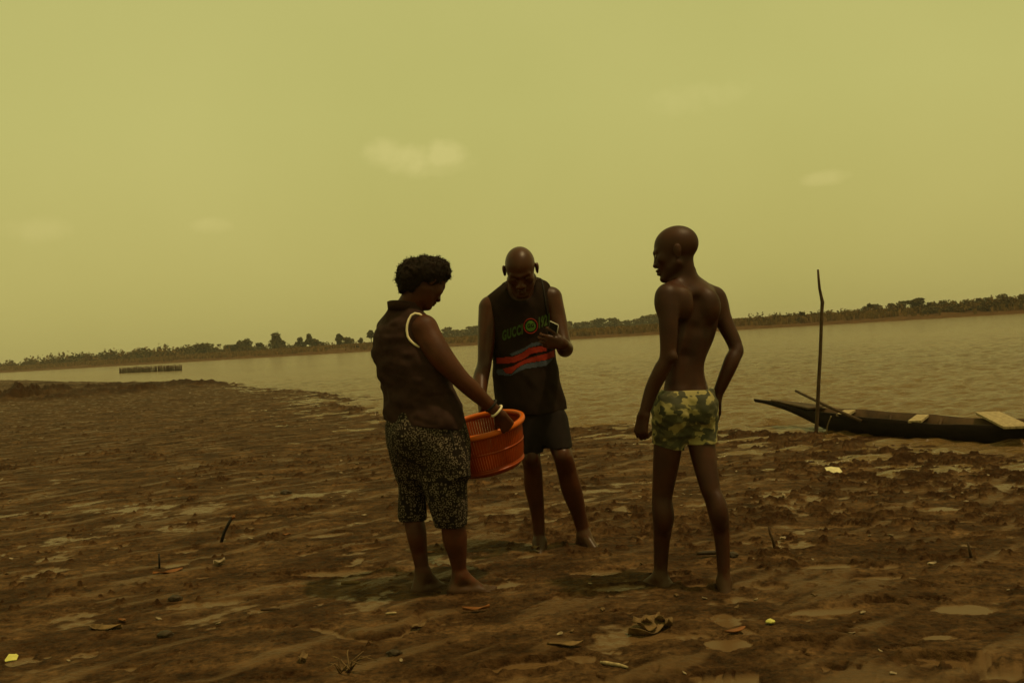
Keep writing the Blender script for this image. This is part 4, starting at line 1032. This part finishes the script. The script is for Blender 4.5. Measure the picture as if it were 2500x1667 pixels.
# ------------------------------------------------------------------ the young man
f = (-.45, .893); Y = 4.72
base = Vector((G(1685, 1425).x, 4.70, 0.0))
tors = stations([(1645, 1694, 664, 4.72, .95), (1634, 1712, 684, 4.72, .7), (1624, 1742, 700, 4.71, .62), (1620, 1752, 722, 4.71), (1626, 1757, 755), (1630, 1756, 795), (1628, 1746, 832), (1627, 1729, 868), (1627, 1717, 898), (1624, 1722, 922), (1618, 1732, 950), (1616, 1736, 985, 4.72, .60), (1614, 1737, 1030, 4.72, .42)], Y, .62, f)
LB = [P(1636, 1040, 4.72), P(1628, 1115, 4.72), P(1618, 1198, 4.73), P(1616, 1225, 4.735), P(1619, 1265, 4.75), P(1615, 1330, 4.77), P(1613, 1392, 4.78)]
RB = [P(1706, 1040, 4.74), P(1717, 1110, 4.70), P(1733, 1188, 4.65), P(1742, 1215, 4.645), P(1755, 1258, 4.65), P(1763, 1320, 4.645), P(1767, 1400, 4.635)]
F = Field((base.x - .42, 4.28, -.16), (base.x + .36, 5.16, 1.80), HB)
F.stack(tors, f, .03, 0)
fr = Vector((f[0], f[1], 0)); rr = Vector((f[1], -f[0], 0))
F.cone(P(1668, 690, 4.70), P(1630, 716, 4.60), .038, .045, .03); F.cone(P(1680, 690, 4.72), P(1742, 722, 4.82), .040, .046, .03)
F.chain([P(1632, 722, 4.58), P(1632, 785, 4.55), P(1630, 868, 4.54), P(1614, 905, 4.55), P(1592, 950, 4.57), P(1573, 1008, 4.57)], [.052, .0445, .036, .037, .033, .0245], .022)
F.chain([P(1744, 730, 4.82), P(1768, 785, 4.80), P(1796, 848, 4.77), P(1786, 882, 4.74), P(1768, 925, 4.74), P(1752, 962, 4.76)], [.050, .042, .034, .036, .031, .025], .022)
hand(F, P(1573, 1010, 4.57), (-.24, .10, -.96), (.75, .6, .0), -1, (38, 58, 45), 1.0, .025, (.35, .55))
hand(F, P(1752, 964, 4.76), (.10, .42, -.90), (-.93, .2, 0), -1, (15, 25, 20), .98, .025, (.6, .2))
# shoulder blades, spine furrow, buttocks, calves
F.ell(P(1668, 742, 4.592), (.054, .042, .078), (rr, fr, Vector((0, 0, 1))), .03); F.ell(P(1735, 748, 4.672), (.050, .042, .076), (rr, fr, Vector((0, 0, 1))), .03)
F.chain([P(1655, 830, 4.66), P(1654, 900, 4.66), P(1652, 945, 4.655)], [.035, .036, .036], .05); F.chain([P(1702, 830, 4.69), P(1696, 900, 4.69), P(1698, 945, 4.685)], [.033, .034, .034], .05)
for a, b_ in ((P(1704, 735, 4.612), P(1700, 800, 4.612)), (P(1700, 800, 4.612), P(1682, 870, 4.615)), (P(1682, 870, 4.615), P(1676, 935, 4.605))):
    F.cone(a, b_, .022, .020, .03, 'd')
F.ell(P(1645, 1000, 4.64), (.068, .068, .080), None, .04); F.ell(P(1706, 995, 4.67), (.066, .068, .080), None, .04)
F.chain(LB, [.072, .064, .050, .047, .048, .038, .032], .03); F.chain(RB, [.070, .060, .047, .044, .045, .035, .028], .03)
F.ell(P(1620, 1258, 4.715), (.043, .045, .085), None, .03); F.ell(P(1754, 1248, 4.61), (.040, .045, .085), None, .03)
zl, zr = gz(LB[-1]) - .040, gz(RB[-1]) - .065
foot(F, LB[-1] - Vector((0, 0, .035)), (-.75, .66), .95, z=zl, side=-1); foot(F, RB[-1] - Vector((0, 0, .04)), (.10, 1), .92, z=zr, side=1)
F.ell(P(1644, 872, 4.515), (.020, .020, .024), None, .02); F.ell(P(1802, 856, 4.755), (.020, .020, .024), None, .02)
F.ell(P(1622, 740, 4.575), (.044, .044, .065), None, .03); F.ell(P(1752, 745, 4.82), (.046, .046, .065), None, .03)
HB_ = P(1650, 617, 4.70); th = R(10)
hf = Vector((-.97 * math.cos(th), .24 * math.cos(th), -math.sin(th)))
Lb = head(F, HB_, hf, (0.10, 0, 1), 1.07, P(1672, 690, 4.70), (.050, .056), .95, 1.0, .97, .55)
boy = person_obj(F, base, M_skinB, 'bare chested young man in camouflage shorts, seen from behind with hand on hip')
add_eyes(Lb, base, boy)
# camouflage shorts
M_camo, nt, b = mat_new('camouflage_cloth')
t = nd(nt, 'ShaderNodeTexCoord').outputs['Object']
nw = nd(nt, 'ShaderNodeTexNoise', {'Vector': t, 'Scale': 9, 'Detail': 2}).outputs['Color']
wv = nd(nt, 'ShaderNodeMixRGB', {0: .08, 1: t, 2: nw}).outputs[0]
na = nd(nt, 'ShaderNodeTexNoise', {'Vector': nd(nt, 'ShaderNodeMapping', {'Vector': wv, 'Scale': (1, 1, 1.5)}).outputs[0], 'Scale': 13, 'Detail': 2, 'Roughness': .45}).outputs[0]
nb_ = nd(nt, 'ShaderNodeTexNoise', {'Vector': nd(nt, 'ShaderNodeMapping', {'Vector': wv, 'Location': (4, 2, 7), 'Scale': (1, 1, 1.5)}).outputs[0], 'Scale': 19, 'Detail': 2, 'Roughness': .45}).outputs[0]
ca_ = ramp_n(nt, na, ((0, (.052, .048, .026)), (.45, (.088, .078, .040)), (.52, (.26, .215, .090))), 'CONSTANT')
cb_ = nd(nt, 'ShaderNodeMapRange', {0: nb_, 1: .575, 2: .59, 3: 0., 4: 1.}).outputs[0]
nt.links.new(nd(nt, 'ShaderNodeMixRGB', {0: cb_, 1: ca_, 2: (.050, .047, .029, 1)}).outputs[0], b.inputs['Base Color'])
b.inputs['Roughness'].default_value = .85; b.inputs['Specular IOR Level'].default_value = .15
F = Field((base.x - .34, 4.36, .55), (base.x + .32, 5.10, 1.06), .004)
pst = stations([(1622, 1732, 944), (1610, 1742, 956), (1608, 1742, 985, 4.72, .74), (1606, 1743, 1015, 4.72, .66), (1606, 1743, 1035, 4.72, .48), (1608, 1742, 1048, 4.72, .34)], Y, .68, f)
F.stack(pst, f, .02, .009, folds(12, 12, 20, .004, 341))
F.ell(P(1642, 1000, 4.63), (.076, .080, .09), None, .04); F.ell(P(1708, 995, 4.66), (.074, .080, .09), None, .04)
F.chain([P(1638, 1000, 4.70), P(1634, 1045, 4.71), P(1628, 1098, 4.72)], [.084, .082, .072], .05); F.chain([P(1706, 995, 4.73), P(1710, 1040, 4.73), P(1716, 1092, 4.71)], [.080, .078, .066], .05)
X, Y3, Z3 = F.ax[0][:, None, None], F.ax[1][None, :, None], F.ax[2][None, None, :]
F.D = (F.D + .005 * vn3(X * 30 + Z3 * 20, Y3 * 30, Z3 * 40, 9)).astype(np.float32)
hz = np.where(X < P(1672, 1060, 4.7).x, P(1628, 1090, 4.72).z - (X - P(1628, 1090, 4.72).x) * .30, P(1715, 1082, 4.71).z)
F.D = np.maximum(F.D, hz - Z3 + .005 * vn3(X * 14, Y3 * 14, Z3 * 0, 3)).astype(np.float32)
F.D = np.maximum(F.D, Z3 - P(1675, 953, 4.62).z - (X - base.x) * -.04).astype(np.float32)
sh, CV, CQ = part('shorts', F, base, M_camo, boy, 1)

# ------------------------------------------------------------------ orange basket
bc = P(1172, 1037, 5.10); n_ = Vector((-.15, -.165, .97)).normalized(); u_ = n_.orthogonal(); u_ = (Vector((1, 0, 0)) - n_ * n_.x).normalized(); v_ = n_.cross(u_)
bo = bpy.data.objects.new('basket', None); COL.objects.link(bo); bo.location = bc
bo.rotation_euler = Matrix((u_, v_, n_)).transposed().to_euler()
tag(bo, 'round orange plastic basket with slotted sides held between the woman and bald man', 'basket')
RT, RBs, DEP = .215, .160, .225
def prof(t): return RBs + (RT - RBs) * (t ** .42)     # t 0 at base, 1 at rim
def lathe(rows, n=72, closed=False):
    bm = bmesh.new(); rings = [[bm.verts.new((r_ * math.cos(2 * math.pi * i / n), r_ * math.sin(2 * math.pi * i / n), z)) for i in range(n)] for r_, z in rows]
    pairs = list(zip(rings, rings[1:])) + ([(rings[-1], rings[0])] if closed else [])
    for a, b_ in pairs:
        for i in range(n): bm.faces.new((a[i], a[(i + 1) % n], b_[(i + 1) % n], b_[i]))
    return bm
link('rim', mesh_bm('rim', lathe([(RT - .004, -.012), (RT + .012, -.020), (RT + .019, -.010), (RT + .018, .005), (RT + .008, .011), (RT - .002, .008), (RT - .006, 0)], closed=True), M_orange, True), bo)
# slotted wall: upright ribs and hoops
bm = bmesh.new(); NR = 96
for i in range(NR):
    a0 = 2 * math.pi * i / NR; da = 2 * math.pi / NR * .425
    for t0, t1 in ((.16, .52), (.55, .94)):
        prev = None
        for q in range(5):
            t = t0 + (t1 - t0) * q / 4; r_ = prof(t); z = -DEP * (1 - t)
            ring = [bm.verts.new(((r_ + o_) * math.cos(a0 + s_ * da), (r_ + o_) * math.sin(a0 + s_ * da), z)) for o_, s_ in ((-.002, -1), (.002, -1), (.002, 1), (-.002, 1))]
            if prev:
                for j in range(4): bm.faces.new((prev[j], prev[(j + 1) % 4], ring[(j + 1) % 4], ring[j]))
            prev = ring
link('slotted_wall', mesh_bm('slotted_wall', bm, M_orange2), bo)
for t, w in ((.535, .010), (.955, .022), (.13, .018)):
    z = -DEP * (1 - t); r0, r1_ = prof(max(t - .05, 0)), prof(min(t + .05, 1)); r_ = prof(t)
    link('hoop', mesh_bm('hoop', lathe([(r_ - .003, z - w / 2), (r_ + .003, z - w / 2), (r_ + .0045, z), (r_ + .003, z + w / 2), (r_ - .003, z + w / 2)], closed=True), M_orange2, True), bo)
rows = [(0.0005, -DEP + .012), (RBs * .6, -DEP + .012), (RBs - .012, -DEP + .010), (prof(.10), -DEP * .90), (prof(.13) + .004, -DEP * .88), (prof(.06) + .012, -DEP * .93), (RBs + .012, -DEP * .97), (RBs + .006, -DEP - .004), (RBs - .012, -DEP - .004), (RBs - .016, -DEP + .002), (.0005, -DEP + .004)]
link('base', mesh_bm('base', lathe(rows), M_orange2, True), bo)

# ------------------------------------------------------------------ canoe
c0, c1 = G(2016, 1060, WL - .02), G(2500, 1082, WL)
ax_ = Vector((c1.x - c0.x, c1.y - c0.y, 0)).normalized(); side = Vector((-ax_.y, ax_.x, 0))
if side.y < 0: side = -side              # towards the far gunwale
org = Vector((c0.x, c0.y, WL)) + side * .26
boat = bpy.data.objects.new('canoe', None); COL.objects.link(boat); boat.location = org
boat.rotation_euler.z = math.atan2(ax_.y, ax_.x)
tag(boat, 'long narrow dark wooden canoe with pale plank seats at the muddy river edge', 'canoe')
# stations along the hull: (x, half beam at gunwale, gunwale z, keel z, bottom half width)
hull = [(-1.26, .012, .345, .310, .006), (-1.0, .03, .315, .268, .012), (-.70, .085, .285, .19, .03), (-.45, .15, .255, .11, .06), (-.2, .205, .232, .03, .10), (.05, .245, .215, -.05, .14), (.4, .285, .195, -.07, .17), (.9, .315, .175, -.08, .20), (1.6, .335, .165, -.08, .22),
        (2.6, .34, .16, -.08, .22), (3.6, .31, .175, -.07, .19), (4.4, .22, .215, -.02, .11), (5.0, .10, .27, .12, .04), (5.3, .02, .31, .25, .008)]
hx = np.array(hull); xs = np.linspace(-1.26, 5.3, 70)
iv = [np.interp(xs, hx[:, 0], hx[:, j]) for j in range(1, 5)]
kern = np.ones(5) / 5
iv = [np.convolve(np.pad(q, 2, mode='edge'), kern, 'valid') for q in iv]
wobx = [.008 * math.sin(x * 3.1) + .006 * math.sin(x * 7.3 + 1) for x in xs]
bm = bmesh.new(); outer, inner = [], []
TH = .022
for i, x in enumerate(xs):
    g, zg, zk, wb = iv[0][i], iv[1][i] + wobx[i], iv[2][i], iv[3][i]
    def sec(gw, bw_, zt, zb): return [(x, -gw, zt), (x, -(gw * .55 + bw_ * .45) - .01, zb + (zt - zb) * .42), (x, -bw_, zb + .012), (x, 0, zb), (x, bw_, zb + .012), (x, gw * .55 + bw_ * .45 + .01, zb + (zt - zb) * .42), (x, gw, zt)]
    outer.append([bm.verts.new(v) for v in sec(g, wb, zg, zk)])
    gi = max(g - TH, .003); inner.append([bm.verts.new(v) for v in sec(gi, max(wb - TH, .002), zg + .001, min(zk + .03, zg - .004))])
for a, b_ in zip(outer, outer[1:]):
    for j in range(6): bm.faces.new((a[j], a[j + 1], b_[j + 1], b_[j]))
hull_o = bm
for a, b_, c_, d_ in zip(outer, outer[1:], inner, inner[1:]):
    bm.faces.new((a[0], b_[0], d_[0], c_[0])); bm.faces.new((a[6], c_[6], d_[6], b_[6]))
bm.faces.new(outer[0] + inner[0][::-1]); bm.faces.new(outer[-1] + inner[-1][::-1])
inner_idx = []
for a, b_ in zip(inner, inner[1:]):
    for j in range(6):
        fc = bm.faces.new((a[j + 1], a[j], b_[j], b_[j + 1])); fc.material_index = 1
hm = mesh_bm('hull', bm, M_wood, True); hm.materials.append(M_woodin); link('hull', hm, boat)
def gun(x): return float(np.interp(x, xs, iv[0])), float(np.interp(x, xs, iv[1]))
bm = bmesh.new()                        # floor ribs
for x in (.5, 1.1, 1.7, 2.3, 2.9, 3.5):
    g, zg = gun(x); tube(bm, [(x, -g + .03, zg - .03), (x, -g * .62, .02), (x, 0, -.035), (x, g * .62, .02), (x, g - .03, zg - .03)], .014, 6)
link('ribs', mesh_bm('ribs', bm, M_woodin, True), boat)
for x, w, skew, dz, m_ in ((.10, .13, -.12, -.008, M_plank), (1.02, .13, -.15, -.004, M_plank), (2.35, .16, .0, -.004, M_woodin)):
    g, zg = gun(x); bm = bmesh.new(); plank(bm, (x - skew, -g + .012, zg + dz), (x + skew, g - .012, zg + dz), w, .024); link('seat', mesh_bm('seat', bm, m_), boat)
g, zg = gun(-.45); bm = bmesh.new()
for i in range(9):
    pass
xx_ = np.linspace(-.98, -.30, 9); vs = [[bm.verts.new((x, s_ * max(gun(x)[0] - .008, .004), gun(x)[1] + dz)) for s_ in (-1, 1) for dz in (.006, .022)] for x in xx_]
for a, b_ in zip(vs, vs[1:]):
    for q in ((0, 1), (1, 3), (3, 2), (2, 0)): bm.faces.new((a[q[0]], a[q[1]], b_[q[1]], b_[q[0]]))
bm.faces.new((vs[0][0], vs[0][1], vs[0][3], vs[0][2])); bm.faces.new((vs[-1][0], vs[-1][2], vs[-1][3], vs[-1][1]))
link('bow_deck', mesh_bm('bow_deck', bm, M_woodin), boat)
# loose pale board lying across the gunwales
inv = lambda p: p
bdo = bpy.data.objects.new('plank_board', None)
bm = bmesh.new(); pa, pb = G(2410, 1007, .10), G(2484, 1043, .095)
mid = (pa + pb) / 2; plank(bm, pa - mid, pb - mid, .23, .022)
tag(link('loose_board', mesh_bm('loose_board', bm, M_plank), None, mid), 'wide pale board lying slantwise across the canoe at the picture edge', 'board')
# mooring rope over the bow
bm = bmesh.new(); pts = []
for i in range(12):
    t = i / 11; p = P(2029 - 11 * t - 3 * math.sin(t * 3), 1016 + 45 * t, 10.86 + .25 * t); pts.append(p)
o0 = pts[0].copy(); tube(bm, [p - o0 for p in pts], .007, 6)
tag(link('rope', mesh_bm('rope', bm, M_rope, True), None, o0), 'thin pale rope hanging over the bow side of the canoe', 'rope')
# punting pole lying in the canoe
bm = bmesh.new(); a, b_ = P(1943, 954, 11.9), P(2102, 1027, 10.75); o0 = b_.copy()
tube(bm, [a - o0, (a.lerp(b_, .5)) - o0 + Vector((0, 0, -.01)), b_ - o0], [.016, .018, .018], 8)
tag(link('paddle_pole', mesh_bm('paddle_pole', bm, M_stick, True), None, o0), 'brown pole lying slantwise out of the canoe bow', 'pole')
# upright crooked pole driven into the mud
base_p = G(1993, 1067, WL); bm = bmesh.new(); Yp = base_p.y
pp = [(1992, 1075), (1993, 1050), (1996, 1000), (1999, 930), (2003, 860), (2005, 800), (2006, 765), (2008, 738), (2005, 724), (2001, 705), (1999, 685), (1997, 658)]
tube(bm, [P(x, y, Yp) - base_p for x, y in pp], [.021, .021, .021, .020, .019, .018, .018, .021, .017, .015, .014, .011], 9)
tag(link('mooring_pole', mesh_bm('mooring_pole', bm, M_stick, True), None, base_p), 'tall crooked upright pole driven into the mud beside the canoe bow', 'pole')

# ------------------------------------------------------------------ litter on the mud
def put(name, me, px, py, label, cat, dz=0.0, rz=0.0, group=None, tilt=(0, 0)):
    p = G(px, py, 0.0); p = G(px, py, gz(p)); o = link(name, me, None, (p.x, p.y, gz(p) + dz)); o.rotation_euler = (tilt[0], tilt[1], rz)
    tag(o, label, cat, group); return o
def upright(name, pts, rads, mat, label, cat, Yoff=0.0):
    p0 = G(*pts[0]); p0 = G(pts[0][0], pts[0][1], gz(p0)); bm = bmesh.new()
    tube(bm, [P(x, y, p0.y + Yoff * i) - p0 - Vector((0, 0, .02 if i == 0 else 0)) for i, (x, y) in enumerate(pts)], rads, 7)
    return tag(link(name, mesh_bm(name, bm, mat, True), None, p0), label, cat), p0
st, p0 = upright('stick', [(538, 1322), (548, 1298), (558, 1278), (567, 1262)], [.011, .010, .010, .009], M_blackstick, 'black stick with orange tip slanting out of the mud left of the woman', 'stick')
bm = bmesh.new(); tube(bm, [P(566, 1265, p0.y) - p0, P(573, 1260, p0.y) - p0], [.010, .012], 7); link('tip', mesh_bm('tip', bm, M_oleaf, True), st)
upright('twig', [(389, 1387), (389, 1368), (388, 1350)], [.006, .006, .004], M_blackstick, 'short black twig standing upright in a puddle at lower left', 'twig')
upright('twig', [(1892, 1332), (1886, 1315), (1880, 1302), (1877, 1285)], [.009, .008, .007, .005], M_stick, 'bent brown twig sticking up right of the young man', 'twig')
upright('twig', [(2372, 1358), (2367, 1342), (2363, 1324)], [.008, .007, .005], M_stick, 'small twig sticking up from the mud at far right', 'twig')
def leaf_mesh(L, Wd, seed, curl=.3, thick=.003, crumple=.15, mat=None, nu=14, nv=7):
    rng = random.Random(seed); ph_ = [rng.uniform(0, 6) for _ in range(4)]; bm = bmesh.new(); top, bot = [], []
    for i in range(nu + 1):
        u = i / nu; w = Wd / 2 * (math.sin(math.pi * (.06 + .9 * u)) ** .7); ra, rb = [], []
        for j in range(nv + 1):
            v = j / nv * 2 - 1
            z = curl * L * .10 * (2 * u - 1) ** 2 + curl * Wd * .3 * v * v + crumple * Wd * (math.sin(u * 7 + ph_[0] + v * 2) * .4 + math.sin(v * 5 + ph_[1] + u * 9) * .35)
            x = (u - .5) * L; y = v * w + .12 * L * math.sin(u * 3 + ph_[2])
            ra.append(bm.verts.new((x, y, z + thick))); rb.append(bm.verts.new((x, y, z)))
        top.append(ra); bot.append(rb)
    for i in range(nu):
        for j in range(nv):
            bm.faces.new((top[i][j], top[i + 1][j], top[i + 1][j + 1], top[i][j + 1])); bm.faces.new((bot[i][j], bot[i][j + 1], bot[i + 1][j + 1], bot[i + 1][j]))
        bm.faces.new((top[i][0], bot[i][0], bot[i + 1][0], top[i + 1][0])); bm.faces.new((top[i][nv], top[i + 1][nv], bot[i + 1][nv], bot[i][nv]))
    for j in range(nv):
        bm.faces.new((top[0][j], top[0][j + 1], bot[0][j + 1], bot[0][j])); bm.faces.new((top[nu][j], bot[nu][j], bot[nu][j + 1], top[nu][j + 1]))
    return mesh_bm('leaf', bm, mat, True)
def scrap_mesh(w, h_, seed, mat, t=.003):
    rng = random.Random(seed); bm = bmesh.new()
    rim_ = [(-w / 2, -h_ / 2), (-w * .1, -h_ * .42), (w * .2, -h_ * .55), (w / 2, -h_ * .4), (w * .46, h_ * .3), (w * .15, h_ * .38), (w * .05, h_ * .52), (-w * .4, h_ * .45)]
    a = [bm.verts.new((x + rng.uniform(-.05, .05) * w, y + rng.uniform(-.05, .05) * h_, .12 * h_ * rng.random())) for x, y in rim_]
    c = [bm.verts.new(v.co + Vector((0, 0, t))) for v in a]
    ca_, cb2 = bm.verts.new((0, 0, .10 * h_)), bm.verts.new((0, 0, .10 * h_ + t)); n = len(a)
    for i in range(n):
        j = (i + 1) % n; bm.faces.new((a[j], a[i], ca_)); bm.faces.new((c[i], c[j], cb2)); bm.faces.new((a[i], a[j], c[j], c[i]))
    return mesh_bm('scrap', bm, mat)
def stick_mesh(L, r_, seed, mat, bend=.1):
    rng = random.Random(seed); bm = bmesh.new()
    tube(bm, [(L * (i / 5 - .5), bend * L * math.sin(i / 5 * 3.1) + rng.uniform(-.02, .02) * L, r_ * .6 + rng.uniform(0, .02) * L) for i in range(6)], [r_ * q for q in (.7, 1, 1.05, 1, .9, .6)], 7)
    return mesh_bm('stick', bm, mat, True)
def clod_mesh(r_, seed, mat):
    bm = bmesh.new(); bmesh.ops.create_icosphere(bm, subdivisions=3, radius=r_)
    A = np.array([v.co for v in bm.verts]); d = 1 + .35 * vn3(A[:, 0] / r_ * 1.7 + seed, A[:, 1] / r_ * 1.7, A[:, 2] / r_ * 1.7, seed) + .18 * vn3(A[:, 0] / r_ * 5, A[:, 1] / r_ * 5, A[:, 2] / r_ * 5, seed + 1)
    for v, q in zip(bm.verts, d): v.co = Vector((v.co.x * q * 1.25, v.co.y * q, v.co.z * q * .62))
    return mesh_bm('clod', bm, mat, True)
put('paper_scrap', scrap_mesh(.125, .11, 3, M_white), 2035, 1151, 'torn cream wrapper lying on mud in front of the canoe', 'scrap', .01, .1, tilt=(.35, 0))
put('paper_scrap', scrap_mesh(.05, .06, 4, M_lime), 30, 1609, 'bright yellow scrap lying at the lower left corner', 'scrap', .005, .2, tilt=(.2, 0))
hk = put('dry_husk', leaf_mesh(.20, .12, 5, .35, .003, .20, M_leaf), 1588, 1540, 'large crumpled dry leaf in the foreground between woman and young man', 'leaf', .008, .15)
for k_, (x, y, z, rz) in enumerate(((.015, .03, .022, .5), (-.03, -.02, .02, -.3), (.055, .005, .025, 1.3))):
    o = link('leaf_fold', leaf_mesh(.12 - .02 * k_, .07, 50 + k_, .6, .003, .25, M_leaf), hk, (x, y, z)); o.rotation_euler = (.3, .2, rz)
put('leaf', leaf_mesh(.125, .032, 6, .5, .004, .2, M_oleaf), 1163, 1494, 'orange curled strip of leaf lying in front of the woman', 'leaf', .012, .15)
put('leaf', leaf_mesh(.10, .03, 7, .3, .004, .2, M_oleaf), 1795, 1547, 'orange torn leaf lying in the foreground below the young man', 'leaf', .008, .3)
put('leaf', leaf_mesh(.07, .04, 8, .5, .003, .3, M_leaf), 1022, 1530, 'tan curled leaf at the right end of the scooped ledge', 'leaf', .01, .9)
put('leaf', leaf_mesh(.055, .02, 9, .3, .003, .2, M_oleaf), 298, 1520, 'small orange leaf on wet mud at lower left', 'leaf', .008, -.4)
put('leaf', leaf_mesh(.16, .06, 10, .2, .003, .25, M_leaf), 260, 1532, 'long withered leaf beside the small orange leaf', 'leaf', .006, -.25)
put('leaf', leaf_mesh(.06, .02, 11, .3, .003, .2, M_oleaf), 1049, 1352, 'reddish leaf sliver between the woman\'s legs', 'leaf', .006, -.3)
put('leaf', leaf_mesh(.06, .025, 12, .4, .003, .2, M_oleaf), 700, 1306, 'rust coloured leaf left of the woman\'s shins', 'leaf', .006, -.4)
put('leaf', leaf_mesh(.09, .03, 13, .3, .003, .2, M_leaf), 634, 1166, 'pale straw coloured leaf far left of the woman', 'leaf', .006, -.2)
put('leaf', leaf_mesh(.16, .04, 14, .2, .003, .25, M_oleaf), 410, 1398, 'long brown leaf beside the puddle with the twig', 'leaf', .006, .25)
put('leaf', leaf_mesh(.06, .04, 15, .6, .003, .3, M_leaf), 740, 1610, 'brown curled leaf standing at the bottom left of centre', 'leaf', .012, 1.2)
put('leaf', leaf_mesh(.14, .035, 16, .2, .003, .2, M_leaf), 1380, 1576, 'long flat tan leaf in the foreground left of the crumpled one', 'leaf', .006, .1)
put('leaf', leaf_mesh(.05, .03, 17, .4, .003, .2, M_leaf), 1308, 1350, 'yellowish leaf bit at the bald man\'s muddy foot', 'leaf', .02, .1)
put('stick', stick_mesh(.10, .010, 20, M_leaf, .05), 856, 1427, 'short pale edged stick left of the woman\'s feet', 'stick', .008, .0)
put('stick', stick_mesh(.09, .007, 21, M_stick, .03), 660, 1495, 'short flat brown stick in the left foreground', 'stick', .005, .0)
put('stick', stick_mesh(.12, .007, 22, M_plank, .08), 1498, 1625, 'pale straw lying at the bottom centre', 'straw', .004, -.7)
put('stick', stick_mesh(.05, .006, 23, M_plank, .05), 955, 1499, 'tiny pale straw inside the scooped ledge', 'straw', .004, .2)
put('stick', stick_mesh(.17, .011, 24, M_clod, .12), 1742, 1362, 'thick black stick lying behind the young man\'s right foot', 'stick', .015, -.15)
put('clod', clod_mesh(.035, 30, M_clod), 697, 1206, 'small black clod alone on the mud left of the woman', 'clod', .012)
put('clod', clod_mesh(.030, 31, M_clod), 405, 1553, 'dark rounded clod in the left foreground', 'clod', .008)
put('clod', clod_mesh(.028, 32, M_clod), 430, 1470, 'small brown clod standing in a shallow puddle', 'clod', .008)
put('clod', clod_mesh(.022, 33, M_clod), 963, 1597, 'dark clod below the scooped ledge', 'clod', .008)
put('clod', clod_mesh(.024, 39, M_clod), 1790, 1367, 'dark clod just right of the young man\'s right shin', 'clod', .012)
put('fruit', clod_mesh(.016, 34, M_lime), 1881, 1523, 'small round yellow fruit on mud right of young man\'s foot', 'fruit', .012)
put('shell', leaf_mesh(.045, .035, 35, .9, .003, .1, M_shell), 1912, 1318, 'bright white shell beside the bent brown twig', 'shell', .012, .4)
put('shell', leaf_mesh(.05, .03, 36, .9, .003, .1, M_shell), 2276, 1379, 'pale glinting shell in a muddy hollow at right', 'shell', .008, .2)
put('cup', leaf_mesh(.07, .05, 37, 1.3, .003, .1, M_shell), 536, 1379, 'crushed pale cup half buried in the mud at left', 'cup', .006, .6)
# straw tuft at the bottom edge
bm = bmesh.new()
for i in range(14):
    a = random.uniform(0, 6.28); L = random.uniform(.05, .12)
    tube(bm, [(random.uniform(-.03, .03), random.uniform(-.02, .02), 0), (math.cos(a) * L * .5, math.sin(a) * L * .4, L * .5), (math.cos(a) * L, math.sin(a) * L * .6, L * random.uniform(.3, .9))], [.003, .003, .0015], 5)
put('straw_tuft', mesh_bm('straw_tuft', bm, M_leaf, True), 845, 1640, 'tuft of broken straw at the bottom edge left of centre', 'straw', -.005)
# shell chips strewn over the mud, individual copies of three prototypes
chips = [leaf_mesh(.022, .016, 60, .6, .003, .1, M_shell, 5, 4), leaf_mesh(.030, .014, 61, .4, .003, .15, M_shell, 5, 4), leaf_mesh(.026, .014, 62, .4, .003, .2, M_leaf, 5, 4)]
spots = []
while len(spots) < 190:
    px = random.uniform(-20, 2520); py = random.uniform(1050, 1650) if random.random() < .5 else random.uniform(1040, 1240)
    if px < 900 and random.random() < .5: py = random.uniform(985, 1200)
    p = G(px, py, 0)
    spots.append(p)
zs_ = ground([p.x for p in spots], [p.y for p in spots])
for i, p in enumerate(spots):
    if zs_[i] < WL + .02: continue
    o = link('shell_chip', chips[(i * 7) % 3 if i % 4 else 0], None, (p.x, p.y, float(zs_[i]) + .003)); o.rotation_euler = (random.uniform(-.4, .4), random.uniform(-.4, .4), random.uniform(0, 6.28))
    s_ = random.uniform(.6, 1.4) * (1 + .05 * max(0, p.y - 5)); o.scale = (s_, s_, s_)
    tag(o, 'tiny pale shell or leaf chip strewn on the mud', 'shell chip', 'pale chips strewn over the mud')
